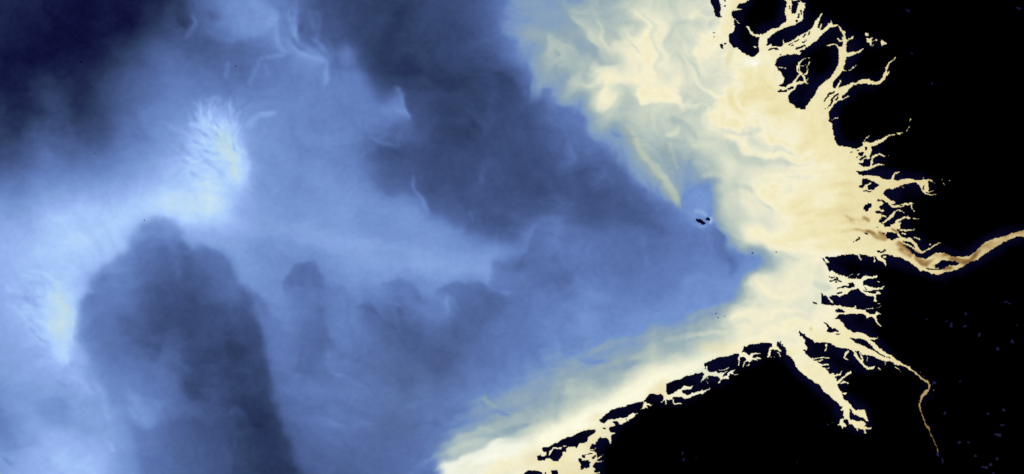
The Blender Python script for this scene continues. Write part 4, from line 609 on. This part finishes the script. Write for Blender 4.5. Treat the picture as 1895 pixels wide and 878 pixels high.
# land: every connected piece of ground is an object of its own
jy, jx = np.meshgrid(np.arange(land.shape[0]), np.arange(land.shape[1]), indexing='ij')
jx2 = jx + 1.0 * fbm(jx / 5.2, jy / 4.6, 501, 2); jy2 = jy + 1.0 * fbm(jx / 4.8, jy / 5.4, 511, 2)     # crinkled shoreline
land = land[np.clip(np.rint(jy2).astype(int), 0, land.shape[0] - 1), np.clip(np.rint(jx2).astype(int), 0, land.shape[1] - 1)]
lab, nl = components(land)
near = land.astype(float)
water_near = blur(1 - near, 13)
hz = .16 + .05 * vnoise(np.arange(land.shape[1] + 1)[None, :] / 9. + 0 * np.arange(land.shape[0] + 1)[:, None], np.arange(land.shape[0] + 1)[:, None] / 9. + 0 * np.arange(land.shape[1] + 1)[None, :], 301)
lx = wx_(GX0 + np.arange(land.shape[1] + 1)); ly = wy_(GY0 + np.arange(land.shape[0] + 1))
lx[-1] += far - 200; ly[0] += far - 200; ly[-1] -= far - 200
def ground(name, k, origin=True):
    """slab of ground for piece k: top with low relief, sheer shore all round; inner 8x8 blocks are single faces"""
    ys, xs = np.nonzero(lab == k); y0, y1, x0, x1 = ys.min(), ys.max() + 1, xs.min(), xs.max() + 1
    m = np.zeros((y1 - y0 + 2, x1 - x0 + 2), bool); m[1:-1, 1:-1] = lab[y0:y1, x0:x1] == k
    h, w = m.shape; big = np.zeros_like(m); polys = []
    nv = (h + 1) * (w + 1); idx = np.arange(nv).reshape(h + 1, w + 1)
    B = 8
    if m.sum() > 3000:
        for j in range(0, h - B, B):
            for i in range(0, w - B, B):
                if m[j:j + B, i:i + B].all():
                    big[j:j + B, i:i + B] = True
                    polys.append(np.concatenate([idx[j:j + B, i], idx[j + B, i:i + B], idx[j + B:j:-1, i + B], idx[j, i + B:i:-1]]))
    j, i = np.nonzero(m & ~big)
    quads = [np.stack([idx[j, i], idx[j + 1, i], idx[j + 1, i + 1], idx[j, i + 1]], -1)]
    for dj, di, a, b_ in ((0, -1, (0, 0), (1, 0)), (1, 0, (1, 0), (1, 1)), (0, 1, (1, 1), (0, 1)), (-1, 0, (0, 1), (0, 0))):
        e = m & ~np.roll(m, (-dj, -di), (0, 1)); j, i = np.nonzero(e)
        A, Bv = idx[j + a[0], i + a[1]], idx[j + b_[0], i + b_[1]]
        quads.append(np.stack([A, A + nv, Bv + nv, Bv], -1))
    Q = np.concatenate(quads)
    gj, gi = np.meshgrid(np.arange(h + 1) + y0 - 1, np.arange(w + 1) + x0 - 1, indexing='ij')
    gj = np.clip(gj, 0, land.shape[0]); gi = np.clip(gi, 0, land.shape[1])
    X, Y, Z = lx[gi].ravel(), ly[gj].ravel(), hz[gj, gi].ravel()
    cx, cy = (float(X[idx[1:-1, 1:-1]].mean()), float(Y[idx[1:-1, 1:-1]].mean())) if origin else (0., 0.)
    P = np.concatenate([np.stack([X - cx, Y - cy, Z], -1), np.stack([X - cx, Y - cy, Z * 0 - .05], -1)])
    wn = water_near[np.minimum(gj, land.shape[0] - 1), np.minimum(gi, land.shape[1] - 1)].ravel(); wn = np.concatenate([wn, wn])
    flat = np.concatenate([Q.ravel()] + polys) if polys else Q.ravel()
    used, inv = np.unique(flat, return_inverse=True)
    me = bpy.data.meshes.new(name); me.vertices.add(len(used)); me.vertices.foreach_set('co', P[used].astype(np.float32).ravel())
    me.loops.add(len(flat)); me.loops.foreach_set('vertex_index', inv.astype(np.int32))
    sizes = [4] * len(Q) + [len(p_) for p_ in polys]; st_ = np.concatenate([[0], np.cumsum(sizes)[:-1]]).astype(np.int32)
    me.polygons.add(len(sizes)); me.polygons.foreach_set('loop_start', st_)
    me.update(calc_edges=True); me.materials.append(M_LAND)
    a = me.attributes.new('marsh', 'FLOAT', 'POINT'); a.data.foreach_set('value', np.clip(.35 + wn[used] * 3.2, 0, 1.3).astype(np.float32))
    o = link(bpy.data.objects.new(name, me)); o.location = (cx, cy, 0)
    return o
ISLES = [(1323, -29, 'long narrow black island cut by the top edge, slanting beside pale grey water'),
         (1407, 6, 'large black island with a blunt lower tip, cut by the top edge'),
         (1340, -21, 'thin black sliver at the top edge between the narrow island and the large one'),
         (1341, 11, 'tiny black dot in the cream inlet just under the top edge sliver'),
         (1336, 3, 'pinhead black dot in the cream inlet at the top edge'),
         (1460, 13, "small black dot against the large island's inner shore near the top edge"),
         (1482, 22, 'small black bar standing in the cream creek just off the upper mainland shore'),
         (1477, 29, 'jagged black patch in the crowded creek above the inlet bend'),
         (1496, 61, 'tiny black dash highest in the broad cream tidal channel'),
         (1320, 60, 'small dark dash beside a bright white swirl off the upper coast'),
         (1320, 68, 'dark dot just under the small dash in the white swirl'),
         (1487, 66, 'short slanting black stroke in the broad channel, near its upper bank'),
         (1491, 73, 'pinhead black dot in the middle of the broad cream channel'),
         (1467, 78, 'long slanting black streak along the upper bank of the broad channel'),
         (1487, 77, 'tiny flat black dash below the dot in the broad channel'),
         (1341, 80, 'small black dot next to the larger oval islet under the narrow island'),
         (1335, 85, "oval black islet standing upright off the large island's shore"),
         (1466, 84, 'tiny slanting black dash under the long streak in the broad channel'),
         (1481, 87, 'thick black bar along the lower bank of the broad cream channel'),
         (1430, 90, 'curved black bar across the mouth of the broad cream channel'),
         (1443, 101, 'tiny black dot just above the upper corner of the creek-cut island'),
         (1501, 123, 'large black island riddled with a looping cream creek'),
         (1477, 130, 'tiny black chip inside the looping creek, upper right of the loop'),
         (1480, 146, 'wedge shaped black islet enclosed by the looping creek'),
         (1462, 163, 'small slanting black islet in the creek mouth below the loop'),
         (1447, 168, 'long low black bar at the seaward mouth of the looping creek'),
         (1546, 168, 'pinhead black dot topmost in the curved bars by the two-armed inlet'),
         (1533, 176, 'long curved black bar outermost in the two-armed inlet'),
         (1541, 184, 'long curved black bar innermost and longest in the two-armed inlet'),
         (1548, 183, 'short black stroke tucked against the shore in the two-armed inlet'),
         (1531, 199, 'black dot below the curved bars of the two-armed inlet'),
         (1526, 201, 'lowest black dot trailing off the curved bars into open cream water'),
         (1601, 275, 'small square black islet beside the elbow of the thin inland creek'),
         (1587, 278, 'tiny black dash under the smooth rounded headland'),
         (1575, 281, 'outermost tiny slanting dash under the smooth rounded headland'),
         (1593, 284, 'largest jagged black islet in the cluster below the rounded headland'),
         (1596, 292, 'low slanting black islet under the jagged one below the headland'),
         (1585, 291, 'tiny black chip on the seaward side of the headland cluster'),
         (1584, 307, 'pinhead dot off the tongue of land below the headland cluster'),
         (1607, 340, 'angular black island with a cream notch, in the forked estuary mouth'),
         (1708, 347, 'small upright black islet enclosed at the square inner end of the creek'),
         (1604, 354, 'thin curved black bar just under the notched island'),
         (1626, 371, 'small black chip at the tip of the middle mainland tongue'),
         (1604, 382, 'lone lumpy black islet in open cream water by the middle creeks'),
         (1667, 381, 'small black oval in the narrow creek behind the lone lumpy islet'),
         (1309, 405, 'small dune islet with a pale rim beside the high-sea island'),
         (1296, 410, 'lone dark island far out in the blue bay'),
         (1623, 420, 'round black dot in tan water above the river mouth'),
         (1601, 431, 'small black lump among brown streaks in the river mouth'),
         (1634, 432, 'little black dash ahead of the hexagonal island in the river mouth'),
         (1650, 436, 'hexagonal black island in the river mouth'),
         (1587, 442, 'hooked black islet outermost in the river mouth'),
         (1579, 447, 'pinhead dot under the hooked outer islet'),
         (1682, 450, 'slender black islet curved between two creeks behind the hexagonal island'),
         (1630, 465, 'boomerang shaped black bar off the lower river bank'),
         (1746, 489, 'long black island lying in the bend of the brown river'),
         (1538, 512, 'slim black dash highest in the many-armed bay'),
         (1546, 518, 'star shaped black islet with spiky ends in the many-armed bay'),
         (1546, 523, 'tiny black chip touching the star shaped islet'),
         (1569, 528, 'long forked black bar at the heart of the many-armed bay'),
         (1602, 533, 'tiny black dash in the inner arm of the many-armed bay'),
         (1554, 542, 'small black dash near the lower shore of the many-armed bay'),
         (1507, 560, 'lone black speck in cream water off the blunt square headland'),
         (1554, 575, 'black sliver splitting the middle creek below the square headland'),
         (1537, 609, 'triangular black islet with a long hooked tail'),
         (1550, 618, 'thin black line beneath the triangular islet'),
         (1600, 637, 'long tapering black island splitting the lower river mouth lengthwise'),
         (1587, 655, 'black wedge at the forked creek below the tapering island'),
         (1644, 661, 'thin dark dash at the inland end of the tapering island'),
         (1158, 775, 'pinhead dark dot in the sound behind the long lower barrier island'),
         (1118, 792, 'small slanting black islet in the gap between the two long barrier islands'),
         (1448, 638, "tiny black chip at the hooked creek by the bay's western point"),
         (1592, 654, 'pinhead dark chip in the forked creek below the tapering island'),
         (1046, 824, 'long black barrier island with a pale lagoon at its seaward end'),
         (1090, 839, 'thin black thread above the ragged islet behind the barrier island'),
         (1079, 844, 'small round black islet just above the ragged islet'),
         (1099, 845, 'slanting black bar between the ragged islet and the mainland'),
         (1081, 858, 'ragged four-pointed black islet behind the long barrier island'),
         (1026, 918, 'squarish black island cut by the bottom edge'),
         (986, 919, 'broad domed black island cut by the bottom edge, lowest of the chain'),
         (1009, 877, 'small dark nub between the two islands cut by the bottom edge'),
         (1474, 39, 'lower fragment broken off the jagged patch in the crowded creek'),
         (1474, 76, "upper half of a broken slanting streak along the broad channel's upper bank"),
         (1461, 82, "short black fragment ending the slanting streak at the broad channel's mouth"),
         (1524, 481, 'slanting black bar walling a small pale lagoon at the square-ended cape'),
         (1603, 536, 'tiny dot beneath the dash in the inner arm of the many-armed bay'),
         (1083, 841, 'tiny fragment between the thin thread and the round islet behind the barrier')]
GROUP_SMALL = 'black islets and banks in the coastal shallows'
cent = []
for k in range(nl):
    ys, xs = np.nonzero(lab == k); cent.append((xs.mean() + GX0, ys.mean() + GY0, len(xs)))
for k, (cx, cy, n) in enumerate(cent):
    if n > 100000:
        o = ground('land', k, False); o['kind'] = 'structure'
        o['label'] = 'black mainland above the river with ragged tidal creeks' if cy < 300 else 'black mainland below the river with bays and barrier islands'
        continue
    if n < 3: continue
    best = min(ISLES, key=lambda r: math.hypot(r[0] - cx, r[1] - cy))
    if math.hypot(best[0] - cx, best[1] - cy) > 3.2: continue
    o = ground('island' if n > 200 else 'islet', k)
    o['label'] = best[2]; o['category'] = 'island' if n > 200 else 'islet'
    if n <= 200: o['group'] = GROUP_SMALL

# specks of rock far out in open water: low rough mounds
def mound(name, x, y, rx, ry, seed):
    import bmesh
    bm = bmesh.new(); r = random.Random(seed); N = 12; rings = []
    for q, (f, z) in enumerate(((1, -.05), (.92, .05), (.6, .13), (.25, .18))):
        rings.append([bm.verts.new((math.cos(2 * math.pi * i / N) * rx * f * r.uniform(.8, 1.15), math.sin(2 * math.pi * i / N) * ry * f * r.uniform(.8, 1.15), z * r.uniform(.9, 1.1))) for i in range(N)])
    for a, b_ in zip(rings, rings[1:]):
        for i in range(N): bm.faces.new((a[i], a[(i + 1) % N], b_[(i + 1) % N], b_[i]))
    bm.faces.new(rings[-1])
    me = bpy.data.meshes.new(name); bm.to_mesh(me); bm.free(); me.materials.append(M_LAND)
    a = me.attributes.new('marsh', 'FLOAT', 'POINT'); a.data.foreach_set('value', np.full(len(me.vertices), 1.0, np.float32))
    o = link(bpy.data.objects.new(name, me)); o.location = (float(wx_(x)), float(wy_(y)), 0)
    o['category'] = 'islet'; o['group'] = 'dark specks scattered on the open water'
    return o
for i, (x, y, r, t) in enumerate(((149.5, 115, 1.9, 'tiny black speck alone in the navy dark upper corner of the sea'), (436, 123, 1.3, 'faint dark speck beside the little pale vertical wisp'), (267, 408, 1.3, 'dark speck beside the rounded head of the dark water mass'), (175, 284.5, .9, 'faint speck on the grey-blue water under the navy corner'),
                                  (1392.3, 468.5, 1.6, 'dark speck where the blue wedge meets the grey-green water'), (1436.5, 467, 1.4, 'faint brown speck in the grey water between the two cream plumes'), (1325, 580.5, 1.3, 'dark speck at the top of a small trio in teal water'), (1329, 588.5, 1.4, 'dark speck at the bottom of a small trio in teal water'), (1341, 585.5, 1.2, 'dark speck nearest the cream in a small trio in teal water'))):
    o = mound('islet', x, y, r * KM, r * KM * .85, i); o['label'] = t

# lakes lying on the dark land, faint blue
def lake(x, y, rx, ry, seed):
    r = random.Random(seed); N = 18; ph = r.uniform(0, 6)
    V = []
    for i in range(N):
        a = 2 * math.pi * i / N; f = 1 + .28 * math.sin(2 * a + ph) + .18 * math.sin(3 * a + 2 * ph) + r.uniform(-.1, .1)
        V.append((math.cos(a) * rx * .8 * f * KM, math.sin(a) * ry * .8 * f * KM, 0))
    me = bpy.data.meshes.new('lake'); me.from_pydata(V, [], [list(range(N))]); me.materials.append(M_LAKE)
    o = link(bpy.data.objects.new('lake', me)); o.location = (float(wx_(x)), float(wy_(y)), .24); o['kind'] = 'structure'; o['label'] = 'faint dark blue lake on the black land'
for i, q in enumerate(((1760, 602, 4, 5), (1785, 604, 4, 3), (1812, 620, 4, 4), (1861, 559, 4, 2.5), (1868, 562, 3, 2), (1787, 581, 2.5, 4), (1846, 646, 5, 3), (1873, 632, 3, 6), (1882, 602, 2, 2), (1715, 591, 2.5, 2), (1752, 595, 2.5, 2), (1847, 805, 7, 4), (1823, 865, 7, 3), (1833, 860, 3, 5), (1854, 787, 5, 2),
                       (1828, 766, 4, 2), (1857, 759, 3, 4), (1845, 849, 2.5, 4), (1775, 819, 3, 4), (1792, 819, 3, 2), (1748, 765, 3, 3), (1728, 709, 4, 5), (1263, 839, 2.5, 3), (1265, 851, 3, 3), (1805, 844, 4, 2), (1735, 841, 3, 5), (1288, 847, 1.3, 1.3), (1532, 786, 3, 1.5), (1540, 782, 3, 1.2), (1725, 155, 2.5, 3), (1687, 99, 3, 2), (1777, 706, 3, 1.5), (1838, 876, 3, 2), (1744, 853, 2, 6), (1885, 16, 6, 3), (1680, 20, 5, 3), (1475, 856, 1.2, 1.2))):
    lake(*q, i)

# ---- camera, light, sky
cam = bpy.data.cameras.new('camera'); co = link(bpy.data.objects.new('camera', cam)); cam.lens = 50; cam.sensor_width = 36; cam.clip_start = 1; cam.clip_end = 20000
co.location = (0, 0, PW * KM * 50 / 36); scene.camera = co
EL, AZ = math.radians(52), math.radians(150)
sl = bpy.data.lights.new('sun', 'SUN'); sl.energy = 3.6; sl.angle = math.radians(.53); sl.color = (1, .965, .91); so = link(bpy.data.objects.new('sun', sl))
so.rotation_euler = (math.pi / 2 - EL, 0, math.pi - AZ); so.location = (0, 0, 50)
w = bpy.data.worlds.new('World'); scene.world = w; w.use_nodes = True; nt = w.node_tree
sky = nt.nodes.new('ShaderNodeTexSky'); sky.sky_type = 'NISHITA'; sky.sun_disc = False; sky.sun_elevation = EL; sky.sun_rotation = AZ
nt.links.new(sky.outputs[0], nt.nodes['Background'].inputs[0]); nt.nodes['Background'].inputs[1].default_value = .08
vs = scene.view_settings; vs.view_transform = 'Standard'; vs.look = 'None'; vs.gamma = 1; vs.use_curve_mapping = False; vs.exposure = 0.2
